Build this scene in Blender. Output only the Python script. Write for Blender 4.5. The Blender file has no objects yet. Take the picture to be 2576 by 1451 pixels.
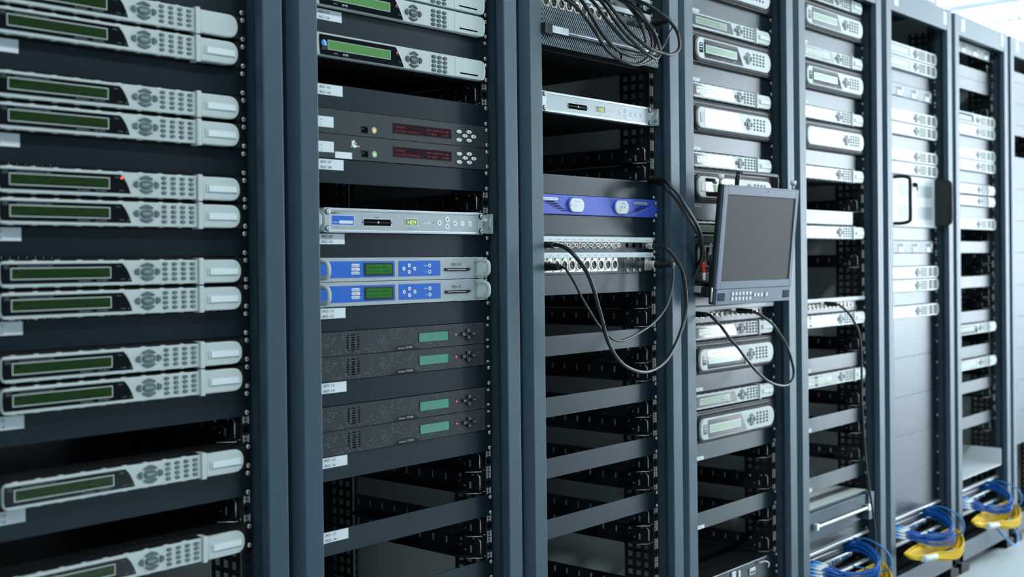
import bpy, bmesh, math, random
from mathutils import Vector, Matrix
C = bpy.context.scene.collection
FZ = 1160.0            # floor is this far (mm) below the survey origin
U = 44.45
PW = 482.6
TOP0 = 812.7 + FZ      # top of the uppermost rack unit
random.seed(7)

# ------------------------------------------------------------------ materials
def mat(name, col, rough=.5, metal=0., spec=.5, em=None, es=0., noise=0., nscale=600., coat=0., bumpd=.0003):
    m = bpy.data.materials.new(name); m.use_nodes = True
    nt = m.node_tree; b = nt.nodes['Principled BSDF']
    b.inputs['Base Color'].default_value = (*col, 1)
    b.inputs['Roughness'].default_value = rough
    b.inputs['Metallic'].default_value = metal
    b.inputs['Specular IOR Level'].default_value = spec
    b.inputs['Coat Weight'].default_value = coat
    b.inputs['Coat Roughness'].default_value = .05
    if em:
        b.inputs['Emission Color'].default_value = (*em, 1)
        b.inputs['Emission Strength'].default_value = es
    if noise:
        tc = nt.nodes.new('ShaderNodeTexCoord'); n = nt.nodes.new('ShaderNodeTexNoise')
        n.inputs['Scale'].default_value = nscale; n.inputs['Detail'].default_value = 2
        bp = nt.nodes.new('ShaderNodeBump'); bp.inputs['Strength'].default_value = noise
        bp.inputs['Distance'].default_value = bumpd
        nt.links.new(tc.outputs['Object'], n.inputs['Vector'])
        nt.links.new(n.outputs['Fac'], bp.inputs['Height'])
        nt.links.new(bp.outputs['Normal'], b.inputs['Normal'])
    return m

M = {}
M['frame'] = mat('powder_coated_steel', (.025, .050, .074), .42, 0, .78, noise=.55, nscale=420)
M['panel'] = mat('satin_black_panel', (.0025, .0085, .0140), .31, 0, .62, noise=.10, nscale=900)
M['inside'] = mat('cabinet_interior', (.62, .66, .64), .6)
M['rail'] = mat('dark_rail', (.010, .012, .015), .45, 0, .25)
M['zinc'] = mat('dark_zinc', (.055, .066, .085), .30, .8)
M['steel'] = mat('bright_steel', (.72, .74, .72), .32, .6)
M['nickel'] = mat('warm_nickel', (.74, .73, .66), .32, .6)
M['black'] = mat('matt_black', (.006, .007, .008), .5, 0, .25)
M['blackplastic'] = mat('black_plastic', (.012, .014, .016), .35)
for q in ('frame', 'panel'): M[q].node_tree.nodes['Principled BSDF'].inputs['Specular Tint'].default_value = (.80, .93, 1.0, 1)
M['hole'] = mat('dark_opening', (.002, .002, .002), .8, 0, .03)
M['glass'] = mat('black_window', (.004, .005, .006), .06, 0, .6)
M['silver'] = mat('pale_grey_plastic', (.52, .575, .57), .38, 0, .5)
M['silver2'] = mat('silver_face', (.42, .47, .49), .36, .25)
M['alu'] = mat('brushed_aluminium', (.62, .67, .69), .33, .6)
M['button'] = mat('grey_rubber', (.095, .125, .14), .42)
M['button3'] = mat('slate_cloth', (.035, .048, .075), .7, 0, .2)
M['button2'] = mat('dark_grey_rubber', (.045, .06, .07), .4)
M['paper'] = mat('paper_label', (.70, .76, .80), .5)
M['ink'] = mat('black_ink', (.02, .025, .03), .6)
M['whiteink'] = mat('white_ink', (.55, .6, .62), .5)
M['dimink'] = mat('grey_ink', (.16, .19, .20), .5)
M['lcd'] = mat('green_display', (.010, .022, .007), .10, 0, .5, (.06, .25, .02), .065)
M['lcdink'] = mat('display_text', (.005, .012, .004), .3)
M['lcd2'] = mat('bright_green_display', (.07, .16, .06), .12, 0, .5, (.14, .42, .11), .28)
M['lcd3'] = mat('teal_display', (.08, .22, .18), .12, 0, .5, (.10, .50, .36), .16)
M['lcd5'] = mat('grey_green_display', (.22, .26, .20), .2)
M['lcd4'] = mat('pale_display', (.24, .34, .24), .12, 0, .6, (.22, .38, .22), .15)
M['lcdred'] = mat('red_display', (.03, .008, .012), .06, 0, .6)
M['redink'] = mat('red_segments', (.10, .01, .02), .3, em=(.5, .03, .05), es=.16)
M['yelink'] = mat('yellow_segments', (.5, .6, .1), .4, em=(.62, .75, .10), es=.6)
M['redled'] = mat('red_led', (.8, .02, .02), .3, em=(1, .05, .04), es=4)
M['greenled'] = mat('green_led', (.2, .7, .02), .3, em=(.25, 1, .02), es=.5)
M['greendim'] = mat('dim_green_led', (.05, .15, .02), .3, em=(.15, .6, .02), es=.15)
M['amberled'] = mat('amber_led', (.9, .4, .02), .3, em=(1, .40, .02), es=.8)
M['blue'] = mat('blue_overlay', (.008, .12, .55), .38)
M['bluepanel'] = mat('blue_fascia', (.045, .085, .48), .33, .1, .5, noise=.1, nscale=900)
M['darkgrey'] = mat('dark_grey_fascia', (.022, .031, .036), .42, 0, .4, noise=.1, nscale=1200)
M['monitor'] = mat('blue_grey_plastic', (.105, .145, .205), .45)
M['screen'] = mat('lcd_screen_off', (.060, .056, .056), .5, 0, .16)
M['cable'] = mat('black_cable', (.010, .012, .014), .32)
M['bluecord'] = mat('blue_cord', (.003, .10, .42), .36, 0, .35)
M['lightbluecord'] = mat('light_blue_cord', (.05, .30, .78), .3)
M['yellowcord'] = mat('yellow_cord', (.78, .50, .002), .5, 0, .2)
M['green'] = mat('green_cable', (.05, .42, .04), .35)
M['red'] = mat('red_boot', (.62, .015, .02), .35)
M['white'] = mat('white_plastic', (.72, .77, .80), .45)
M['rib'] = mat('pale_rib', (.30, .37, .42), .35, .3)
M['amp'] = mat('teal_grey_grille', (.055, .105, .15), .4)
M['cyanplug'] = mat('cyan_blue_plastic', (.02, .24, .62), .4)
M['tag'] = mat('tag_strip', (.20, .26, .28), .4)
M['tile'] = mat('ceiling_paint', (.80, .84, .87), .8)
M['wall'] = mat('wall_paint', (.55, .60, .66), .8)
M['wallfront'] = mat('grey_wall_paint', (.055, .075, .095), .8)
M['wood'] = mat('warm_brown_copper', (.5, .25, .12), .4, .5)

def speckle():
    m = mat('speckled_black', (.022, .030, .036), .42, 0, .35)
    nt = m.node_tree; b = nt.nodes['Principled BSDF']
    tc = nt.nodes.new('ShaderNodeTexCoord'); v = nt.nodes.new('ShaderNodeTexVoronoi')
    v.inputs['Scale'].default_value = 420
    v.inputs['Randomness'].default_value = 1
    r = nt.nodes.new('ShaderNodeValToRGB'); r.color_ramp.elements[0].position = .17; r.color_ramp.elements[0].color = (.42, .50, .54, 1)
    r.color_ramp.elements[1].position = .22; r.color_ramp.elements[1].color = (.022, .030, .036, 1)
    n = nt.nodes.new('ShaderNodeTexNoise'); n.inputs['Scale'].default_value = 40
    r2 = nt.nodes.new('ShaderNodeValToRGB'); r2.color_ramp.elements[0].position = .48; r2.color_ramp.elements[1].position = .52
    mx = nt.nodes.new('ShaderNodeMix'); mx.data_type = 'RGBA'
    mx.inputs[6].default_value = (.022, .030, .036, 1)
    wn = nt.nodes.new('ShaderNodeSeparateColor')
    gt = nt.nodes.new('ShaderNodeMath'); gt.operation = 'GREATER_THAN'; gt.inputs[1].default_value = .30
    L = nt.links.new
    L(tc.outputs['Object'], v.inputs['Vector']); L(v.outputs['Distance'], r.inputs['Fac'])
    L(v.outputs['Color'], wn.inputs['Color']); L(wn.outputs[0], gt.inputs[0])
    L(gt.outputs[0], mx.inputs[0]); L(r.outputs['Color'], mx.inputs[7])
    g2 = nt.nodes.new('ShaderNodeMath'); g2.operation = 'GREATER_THAN'; g2.inputs[1].default_value = .48
    m2 = nt.nodes.new('ShaderNodeMath'); m2.operation = 'MULTIPLY'
    L(tc.outputs['Object'], n.inputs['Vector']); L(n.outputs['Fac'], g2.inputs[0]); L(gt.outputs[0], m2.inputs[0]); L(g2.outputs[0], m2.inputs[1]); L(m2.outputs[0], mx.inputs[0])
    L(mx.outputs[2], b.inputs['Base Color'])
    return m
M['speckle'] = speckle()

def grille(name, scale, base, hole, thr, rough=.4):
    """hexagonal punched holes, in object space (x right, z up)"""
    m = mat(name, base, rough)
    nt = m.node_tree; b = nt.nodes['Principled BSDF']; L = nt.links.new
    tc = nt.nodes.new('ShaderNodeTexCoord'); sp = nt.nodes.new('ShaderNodeSeparateXYZ')
    L(tc.outputs['Object'], sp.inputs[0])
    def mth(op, a, bb=None):
        n = nt.nodes.new('ShaderNodeMath'); n.operation = op
        for i, q in enumerate((a, bb)):
            if q is None: continue
            if isinstance(q, (int, float)): n.inputs[i].default_value = q
            else: L(q, n.inputs[i])
        return n.outputs[0]
    def cell(ox, oz):
        fx = mth('SUBTRACT', mth('FRACT', mth('ADD', mth('MULTIPLY', sp.outputs[0], scale), ox)), .5)
        fz = mth('SUBTRACT', mth('FRACT', mth('ADD', mth('MULTIPLY', sp.outputs[2], scale / 1.732), oz)), .5)
        fz = mth('MULTIPLY', fz, 1.732)
        return mth('ADD', mth('MULTIPLY', fx, fx), mth('MULTIPLY', fz, fz))
    d = mth('MINIMUM', cell(0, 0), cell(.5, .5))
    g = mth('LESS_THAN', d, thr * thr)
    mx = nt.nodes.new('ShaderNodeMix'); mx.data_type = 'RGBA'
    mx.inputs[6].default_value = (*base, 1); mx.inputs[7].default_value = (*hole, 1)
    L(g, mx.inputs[0]); L(mx.outputs[2], b.inputs['Base Color'])
    sm = mth('SUBTRACT', .5, mth('MULTIPLY', g, .5)); L(sm, b.inputs['Specular IOR Level'])
    L(mth('ADD', .38, mth('MULTIPLY', g, .6)), b.inputs['Roughness'])
    return m
M['mesh'] = grille('punched_steel', 128, (.045, .052, .06), (.001, .001, .001), .33)
M['meshfine'] = grille('fine_punched_steel', 320, (.05, .095, .135), (.01, .02, .03), .3)

def floor_mat():
    m = mat('ribbed_floor_tile', (.42, .47, .50), .32)
    nt = m.node_tree; b = nt.nodes['Principled BSDF']; L = nt.links.new
    tc = nt.nodes.new('ShaderNodeTexCoord'); w = nt.nodes.new('ShaderNodeTexWave')
    w.bands_direction = 'Y'; w.inputs['Scale'].default_value = 38; w.inputs['Distortion'].default_value = 0
    L(tc.outputs['Object'], w.inputs['Vector'])
    r = nt.nodes.new('ShaderNodeValToRGB'); r.color_ramp.elements[0].color = (.56, .62, .65, 1); r.color_ramp.elements[1].color = (.70, .77, .80, 1)
    r.color_ramp.elements[0].position = .1; r.color_ramp.elements[1].position = .5
    L(w.outputs['Color'], r.inputs['Fac']); L(r.outputs['Color'], b.inputs['Base Color'])
    bp = nt.nodes.new('ShaderNodeBump'); bp.inputs['Strength'].default_value = .5; bp.inputs['Distance'].default_value = .003
    L(w.outputs['Fac'], bp.inputs['Height']); L(bp.outputs['Normal'], b.inputs['Normal'])
    return m
M['floor'] = floor_mat()

# ------------------------------------------------------------------ mesh builder
_txt = {}
def text_mesh(s):
    if s not in _txt:
        c = bpy.data.curves.new('t', 'FONT'); c.body = s; c.size = 1; c.resolution_u = 2; c.offset = .011
        o = bpy.data.objects.new('t', c); C.objects.link(o)
        dg = bpy.context.evaluated_depsgraph_get()
        me = bpy.data.meshes.new_from_object(o.evaluated_get(dg))
        vs = [v.co.copy() for v in me.vertices]; fs = [list(p.vertices) for p in me.polygons]
        xs = [v.x for v in vs] or [0, 1]
        _txt[s] = (vs, fs, min(xs), max(xs))
        bpy.data.objects.remove(o); bpy.data.meshes.remove(me); bpy.data.curves.remove(c)
    return _txt[s]

class MB:
    """collects shapes in mm. dev(H): u right from the left end of a 19 inch panel, y into the rack, v down from its top."""
    def __init__(s, H=None):
        s.bm = bmesh.new(); s.mats = []; s.mi = 0; s.H = H; s.smooth = False
    def m(s, name):
        if name not in s.mats: s.mats.append(name)
        s.mi = s.mats.index(name); return s
    def T(s, u, y, v):
        if s.H is None: return Vector((u / 1000, y / 1000, v / 1000))
        return Vector(((u - PW / 2) / 1000, y / 1000, (s.H - v) / 1000))
    def poly(s, pts, sm=False):
        f = s.bm.faces.new([s.bm.verts.new(p) for p in pts]); f.material_index = s.mi; f.smooth = sm; return f
    def box(s, u0, u1, y0, y1, v0, v1, c=0.):
        P = [s.T(u, y, v) for u in (u0, u1) for y in (y0, y1) for v in (v0, v1)]
        vs = [s.bm.verts.new(p) for p in P]
        fs = []
        for q in ((0, 1, 3, 2), (4, 6, 7, 5), (0, 4, 5, 1), (2, 3, 7, 6), (0, 2, 6, 4), (1, 5, 7, 3)):
            f = s.bm.faces.new([vs[i] for i in q]); f.material_index = s.mi; fs.append(f)
        if c:
            es = list({e for f in fs for e in f.edges})
            r = bmesh.ops.bevel(s.bm, geom=es, offset=c / 1000, segments=2, affect='EDGES', profile=.5, clamp_overlap=True)
            for f in r['faces']: f.material_index = s.mi
        return s
    def prism(s, pts, yb, yf, c=0., sm=False):
        """outline pts (u,v) from y=yb to the front y=yf with a rounded front edge of size c"""
        n = len(pts)
        cx = sum(p[0] for p in pts) / n; cy = sum(p[1] for p in pts) / n
        def inset(d):
            out = []
            for i in range(n):
                a, b, e = pts[i - 1], pts[i], pts[(i + 1) % n]
                n1 = Vector((b[1] - a[1], a[0] - b[0])); n2 = Vector((e[1] - b[1], b[0] - e[0]))
                if n1.length: n1.normalize()
                if n2.length: n2.normalize()
                nn = n1 + n2
                if nn.length < 1e-6: nn = n1
                nn.normalize(); k = max(.35, nn.dot(n1)); nn = nn * (d / k)
                if area < 0: nn = -nn
                out.append((b[0] - nn.x, b[1] - nn.y))
            return out
        area = sum(pts[i - 1][0] * pts[i][1] - pts[i][0] * pts[i - 1][1] for i in range(n))
        lay = [(pts, yb)]
        if c:
            lay += [(pts, yf + c), (inset(c * .3), yf + c * .3), (inset(c), yf)]
        else: lay += [(pts, yf)]
        rings = [[s.bm.verts.new(s.T(p[0], y, p[1])) for p in L_] for L_, y in lay]
        for A, B in zip(rings, rings[1:]):
            for i in range(n):
                f = s.bm.faces.new((A[i - 1], A[i], B[i], B[i - 1])); f.material_index = s.mi; f.smooth = sm
        for R_ in (rings[0], rings[-1]):
            f = s.bm.faces.new(R_); f.material_index = s.mi
        return s
    def flat(s, pts, y):
        s.poly([s.T(a, y, b) for a, b in pts]); return s
    def text(s, t, u, v, h, y, align='l', w=None, vert=False):
        """h: capital height in mm, v: baseline"""
        vs, fs, x0, x1 = text_mesh(t); k = h / .70
        kx = k if w is None else w / (x1 - x0)
        off = 0 if align == 'l' else (-(x1 - x0) / 2 * kx if align == 'c' else -(x1 - x0) * kx)
        nv = [s.bm.verts.new(s.T(u + off + (q.x - x0) * kx, y, v + (-q.y * k if s.H is not None else q.y * k))) for q in vs]
        for f in fs:
            try:
                g = s.bm.faces.new([nv[i] for i in f]); g.material_index = s.mi
            except ValueError: pass
        return s
    def cyl(s, u, v, r, yb, yf, n=20, c=0., dome=0.):
        pts = circ(u, v, r, r, n)
        if dome:
            lay = [(1, yb), (1, yf + dome), (.92, yf + dome * .55), (.7, yf + dome * .2), (.35, yf + dome * .03)]
        else:
            lay = [(1, yb), (1, yf + c), (1 - c / r if r else 1, yf)] if c else [(1, yb), (1, yf)]
        rings = [[s.bm.verts.new(s.T(u + (p[0] - u) * k, y, v + (p[1] - v) * k)) for p in pts] for k, y in lay]
        for A, B in zip(rings, rings[1:]):
            for i in range(n):
                f = s.bm.faces.new((A[i - 1], A[i], B[i], B[i - 1])); f.material_index = s.mi; f.smooth = True
        for R_ in (rings[0], rings[-1]):
            f = s.bm.faces.new(R_); f.material_index = s.mi
        return s
    def ring(s, u, v, ro, ri, yb, yf, n=20):
        o1, i1 = circ(u, v, ro, ro, n), circ(u, v, ri, ri, n)
        A = [s.bm.verts.new(s.T(p[0], yb, p[1])) for p in o1]; B = [s.bm.verts.new(s.T(p[0], yf, p[1])) for p in o1]
        D = [s.bm.verts.new(s.T(p[0], yf, p[1])) for p in i1]; E_ = [s.bm.verts.new(s.T(p[0], yb, p[1])) for p in i1]
        for X, Y in ((A, B), (B, D), (D, E_)):
            for i in range(n):
                f = s.bm.faces.new((X[i - 1], X[i], Y[i], Y[i - 1])); f.material_index = s.mi
        return s
    def tube(s, pts, r, n=10, sub=4, closed=False, taper=None):
        P = [s.T(*p) for p in pts]
        if sub > 1: P = catmull(P, sub, closed)
        m = len(P); rings = []; up = Vector((0, 0, 1)); prev = None
        for i, p in enumerate(P):
            a = P[(i - 1) % m] if closed or i > 0 else P[i]; b = P[(i + 1) % m] if closed or i < m - 1 else P[i]
            t = (b - a); t = t.normalized() if t.length > 1e-9 else Vector((1, 0, 0))
            if prev is None:
                nn = t.cross(up)
                if nn.length < 1e-3: nn = t.cross(Vector((1, 0, 0)))
            else: nn = prev - t * prev.dot(t)
            nn.normalize(); prev = nn; bb = t.cross(nn)
            rr = r / 1000 if taper is None else taper(i / (m - 1)) / 1000
            rings.append([s.bm.verts.new(p + (nn * math.cos(q * 2 * math.pi / n) + bb * math.sin(q * 2 * math.pi / n)) * rr) for q in range(n)])
        pr = list(zip(rings, rings[1:])) + ([(rings[-1], rings[0])] if closed else [])
        for A, B in pr:
            for i in range(n):
                f = s.bm.faces.new((A[i - 1], A[i], B[i], B[i - 1])); f.material_index = s.mi; f.smooth = True
        if not closed:
            for R_ in (rings[0], rings[-1]):
                f = s.bm.faces.new(R_); f.material_index = s.mi
        return s
    def mesh(s, name):
        bmesh.ops.recalc_face_normals(s.bm, faces=s.bm.faces)
        me = bpy.data.meshes.new(name); s.bm.to_mesh(me); s.bm.free()
        for n in s.mats: me.materials.append(M[n])
        return me
    def build(s, name, parent=None, loc=None, label=None):
        o = bpy.data.objects.new(name, s.mesh(name)); C.objects.link(o)
        if parent is not None: o.parent = parent
        if loc: o.location = loc
        if label: o['label'] = label
        return o

def catmull(P, sub, closed=False):
    out = []; m = len(P)
    for i in range(m if closed else m - 1):
        p1, p2 = P[i], P[(i + 1) % m]
        p0 = P[i - 1] if closed or i > 0 else p1 * 2 - p2
        p3 = P[(i + 2) % m] if closed or i + 2 < m else p2 * 2 - p1
        for k in range(sub):
            t = k / sub
            out.append(.5 * ((2 * p1) + (p2 - p0) * t + (2 * p0 - 5 * p1 + 4 * p2 - p3) * t * t + (3 * p1 - p0 - 3 * p2 + p3) * t ** 3))
    if not closed: out.append(P[-1])
    return out

def circ(u, v, a, b, n=20, t0=0.):
    return [(u + a * math.cos(t0 + 2 * math.pi * i / n), v + b * math.sin(t0 + 2 * math.pi * i / n)) for i in range(n)]

def rrect(u0, u1, v0, v1, r, n=4, rr=None):
    """rounded rectangle; rr = radii (top-left, top-right, bottom-right, bottom-left)"""
    R_ = rr or (r, r, r, r); out = []
    for (cu, cv, q, a) in ((u0 + R_[0], v0 + R_[0], R_[0], 180), (u1 - R_[1], v0 + R_[1], R_[1], 270), (u1 - R_[2], v1 - R_[2], R_[2], 0), (u0 + R_[3], v1 - R_[3], R_[3], 90)):
        if q <= .01: out.append((cu, cv)); continue
        for i in range(n + 1):
            t = math.radians(a + 90 * i / n); out.append((cu + q * math.cos(t), cv + q * math.sin(t)))
    return out

def frame_rect(mb, u0, u1, v0, v1, t, yb, yf):
    mb.box(u0, u1, yb, yf, v0, v0 + t); mb.box(u0, u1, yb, yf, v1 - t, v1)
    mb.box(u0, u0 + t, yb, yf, v0 + t, v1 - t); mb.box(u1 - t, u1, yb, yf, v0 + t, v1 - t)

# ------------------------------------------------------------------ things
def thing(name, loc=(0, 0, 0)):
    o = bpy.data.objects.new(name, None); o.empty_display_size = .05; C.objects.link(o); o.location = loc; return o
def tag(o, label, cat, group=None):
    o['label'] = label; o['category'] = cat
    if group: o['group'] = group
    return o
KIDS = {}
def kids(o):
    return [c for c in bpy.data.objects if c.parent == o]
def copy_tree(o, parent=None):
    c = o.copy(); C.objects.link(c)
    if parent is not None: c.parent = parent
    if o.name not in KIDS: KIDS[o.name] = [k.name for k in kids(o)]
    for k in KIDS[o.name]: copy_tree(bpy.data.objects[k], c)
    return c
def structure(o):
    o['kind'] = 'structure'; return o

RX = [-2, 599, 1206, 1798, 2397, 3001, 3600, 4200]     # x of the right hand screw column of each rack
RZ = [2, -.5, 2.3, 2, .8, 2.2, 2, 2]                   # small height differences between racks
NAMES = ['first rack', 'second rack', 'third rack', 'fourth rack',
         'fifth rack', 'sixth rack', 'seventh rack', 'rack at the right edge']
def slot(r, n, h=1):
    """location of the base of a device h units high whose top is rack unit n"""
    z = TOP0 - n * U + RZ[r] - h * U + .4
    return ((RX[r] - 474 + PW / 2) / 1000, 0, z / 1000)
H1 = U - .8

# a screw: pan head with a cross recess on a black cup washer
def screw_mesh():
    b = MB().m('black'); b.H = None
    b2 = MB(H=0); b2.m('black').cyl(PW / 2, 0, 5.6, 0, -1, 14)
    b2.m('nickel').cyl(PW / 2, 0, 4.0, -1, -3.6, 14, dome=1.2)
    b2.m('hole').box(PW / 2 - 2.3, PW / 2 + 2.3, -3.2, -3.7, -.4, .4).box(PW / 2 - .4, PW / 2 + .4, -3.2, -3.7, -2.3, 2.3)
    return b2.mesh('screw')
SCREW = screw_mesh()
def screws(parent, h, pts, y=0):
    for u, v in pts:
        o = bpy.data.objects.new('screw', SCREW); C.objects.link(o); o.parent = parent
        o.location = ((u - PW / 2) / 1000, y / 1000, (h * U - .8 - v) / 1000)
def corner_screws(parent, h, y=0, left=True):
    vs = [6, h * U - 6.8] if h < 3 else [37.5, h * U - 38.3]
    screws(parent, h, [(u, v) for u in ((8.7, 473.9) if left else (473.9,)) for v in vs], y)

PROTO = {}
def use(kind, r, n, h, label, cat, group=None, dy=0, dx=0):
    """first use links the prototype itself, later uses copy it with its parts"""
    fn, used = PROTO[kind]
    if used is None:
        o = fn(); PROTO[kind] = (fn, o)
    else: o = copy_tree(used)
    l = slot(r, n, h); o.location = (l[0] + dx / 1000, dy / 1000, l[2])
    if 'label' in o.keys(): del o['label']
    return tag(o, label, cat, group)

def blank(r, n, label, h=1, sticker=None, small=None):
    t = thing('blanking_plate', slot(r, n, h)); H = h * U - .8
    MB(H).m('panel').box(0, PW, 0, 2.5, 0, H, .5).build('panel_plate', t)
    corner_screws(t, h)
    if sticker:
        b = MB(H); b.m('paper').box(31, 92, -.35, 0, 1.2, 20); b.box(31, 90, -.5, -.3, 10.4, 11)
        s = b.build('sticker', t)
        q = MB(H).m('ink'); q.text(sticker[0], 38.5, 8.6, 4.6, -.5, w=25).text(sticker[1], 38.5, 18.0, 4.6, -.5, w=25)
        q.build('printed_text', s)
    if small:
        u0, u1, v0, v1 = small
        s = MB(H).m('paper').box(u0, u1, -.35, 0, v0, v1).build('sticker', t)
        q = MB(H).m('dimink'); q.text('IRD', u0 + 14, v1 - 2.4, 4, -.4); q.build('printed_text', s)
    return tag(t, label, 'blanking plate')

# ---------------- direction pad of four petals round an oval
def dpad(t, H, u, v, a=21.5, b=13.7, y=-20, col='button', ink='whiteink', sel=True):
    top = [(-.56, -.62), (-.46, -.78), (-.26, -.92), (0, -1.04), (.26, -.92), (.46, -.78), (.56, -.62), (.42, -.54), (.24, -.64), (0, -.68), (-.24, -.64), (-.42, -.54)]
    side = [(-.74, -.40), (-.90, -.32), (-1.02, -.14), (-1.02, .14), (-.90, .32), (-.74, .40), (-.62, .28), (-.67, .0), (-.62, -.28)]
    for shape, f in ((top, 1), (top, -1), (side, 1), (side, -1)):
        mb = MB(H).m(col)
        mb.prism([(u + p * a * f, v + q * b * f) for p, q in shape], y + 1, y - 2.2, .8); mb.build('arrow_button', t)
    mb = MB(H).m(col).prism(circ(u, v, a * .53, b * .50, 22), y + 1, y - 3, 1.0, True)
    if sel: mb.m(ink).text('SELECT', u, v + 1.4, 2.7, y - 3.1, 'c', w=a * .62)
    mb.build('select_button', t)

def keypad(t, H, us, vs, y, rx, ry, col='button', digits=True):
    lab = ['1', '2', '3', 'A', '4', '5', '6', 'B', '7', '8', '9', 'C', 'L', '0', 'R', 'D']
    for j, v in enumerate(vs):
        for i, u in enumerate(us):
            mb = MB(H).m(col).prism(circ(u, v, rx, ry, 14), y + 1, y - 2, .7, True)
            if digits: mb.m('whiteink').text(lab[j * 4 + i] if len(us) == 4 else str(j * 3 + i + 1) if j < 3 else ['*', '0', '#'][i], u, v + ry * .4, ry * .75, y - 2.1, 'c')
            mb.build('key', t)

# ---------------- one unit receiver with black window and a rounded end cap
def receiver(lcd='lcd', ink='lcdink', lit='greendim', simple=False):
    def f():
        t = thing('satellite_receiver'); H = H1
        MB(H).m('black').box(0, PW, -1.5, 1.5, 0, H).box(24, 456, 1.5, 380, 1, H - 1).box(14, 460, -14, -1.5, 2.5, H - 2.5).build('chassis', t)
        b = MB(H).m('silver')
        pts = rrect(50, 371, 4.6, 41.6, 0, 4, (9, .02, .02, 9))
        b.prism(pts, -12, -20, 1.2)
        for k in range(9):   # small clips along both edges
            b.box(66 + k * 34, 73 + k * 34, -17, -12, 3.2, 4.8); b.box(66 + k * 34, 73 + k * 34, -17, -12, 41.4, 42.8)
        b.build('fascia', t)
        w = MB(H).m('glass')
        pts = [(52.5, 8.6), (238, 8.6), (243, 14), (247.5, 21), (251, 28.5), (253.8, 36.8), (53.5, 36.8), (51.6, 30), (51.6, 15)]
        w.prism(pts, -19, -20.6)
        ww = w.build('window', t)
        d = MB(H).m('silver'); frame_rect(d, 66, 219, 14.0, 31.0, 1.2, -20.6, -21)
        d.m(lcd).box(67.2, 217.8, -20.2, -20.75, 15.2, 29.8)
        d.m(ink).text('MODE: ANSI   Service: 1001', 71, 21.6, 3.6, -20.85, w=112).text('EnCrypt:129, Lvl: -49 Mar: 4.6', 82, 28, 3.6, -20.85, w=128)
        d.build('display', t)
        p = MB(H).m('dimink').text('SCIENTIFIC', 56, 12.4, 1.9, -20.75, w=8.5).text('ATLANTA', 56, 15.2, 1.9, -20.75, w=8.5)
        p.text('Advanced Program Receiver / D9850', 76, 12.6, 2.0, -20.75, w=52)
        p.m('dimink').text('PowerVu', 168, 35.4, 3.0, -20.75, w=19).text('DVB', 196, 35.2, 2.6, -20.75).text('MPEG', 205, 35.2, 2.4, -20.75)
        p.text('SIGNAL', 228, 14.0, 1.6, -20.75).text('ALARM', 234, 33.4, 1.6, -20.75)
        p.build('printed_text', t)
        MB(H).m(lit).cyl(248.5 if lit != 'redled' else 239, 33 if lit != 'redled' else 13.8, 1.6 if lit == 'redled' else .9, -20.6, -21.2, 10).build('indicator_light', t)
        dpad(t, H, 280.3, 22.0, y=-20)
        keypad(t, H, (311, 327.6, 343.9, 359.9), (10.6, 18.2, 25.8, 33.5), -20, 4.6, 2.6)
        c = MB(H).m('silver')
        c.box(370.8, 379.5, -23.5, -4, 1.6, 44.2, 1.2)
        n = 10; pts = [(379.5, 4.4)]
        for i in range(n + 1):
            th = -math.pi / 2 + math.pi * i / n
            pts.append((434.5 + 18 * abs(math.cos(th)) ** .8, 23.1 + 18.7 * math.sin(th)))
        pts.append((379.5, 41.8))
        c.prism(pts, -4, -22, 2.2, True)
        cc = c.build('end_cap', t)
        k = MB(H).m('silver'); k.box(386, 446, -23.2, -21.5, 17.2, 30.2, .6).m('white').box(390.5, 443.5, -24.8, -23, 18.8, 28.6, .5)
        k.build('name_slot', cc)
        screws(t, 1, [(474, 6), (474, 37.6)], -1.5)
        return t
    return f
PROTO['receiver'] = (receiver(), None)
PROTO['receiver_red'] = (receiver(lit='redled'), None)
PROTO['receiver_pale'] = (receiver('lcd4'), None)

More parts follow.
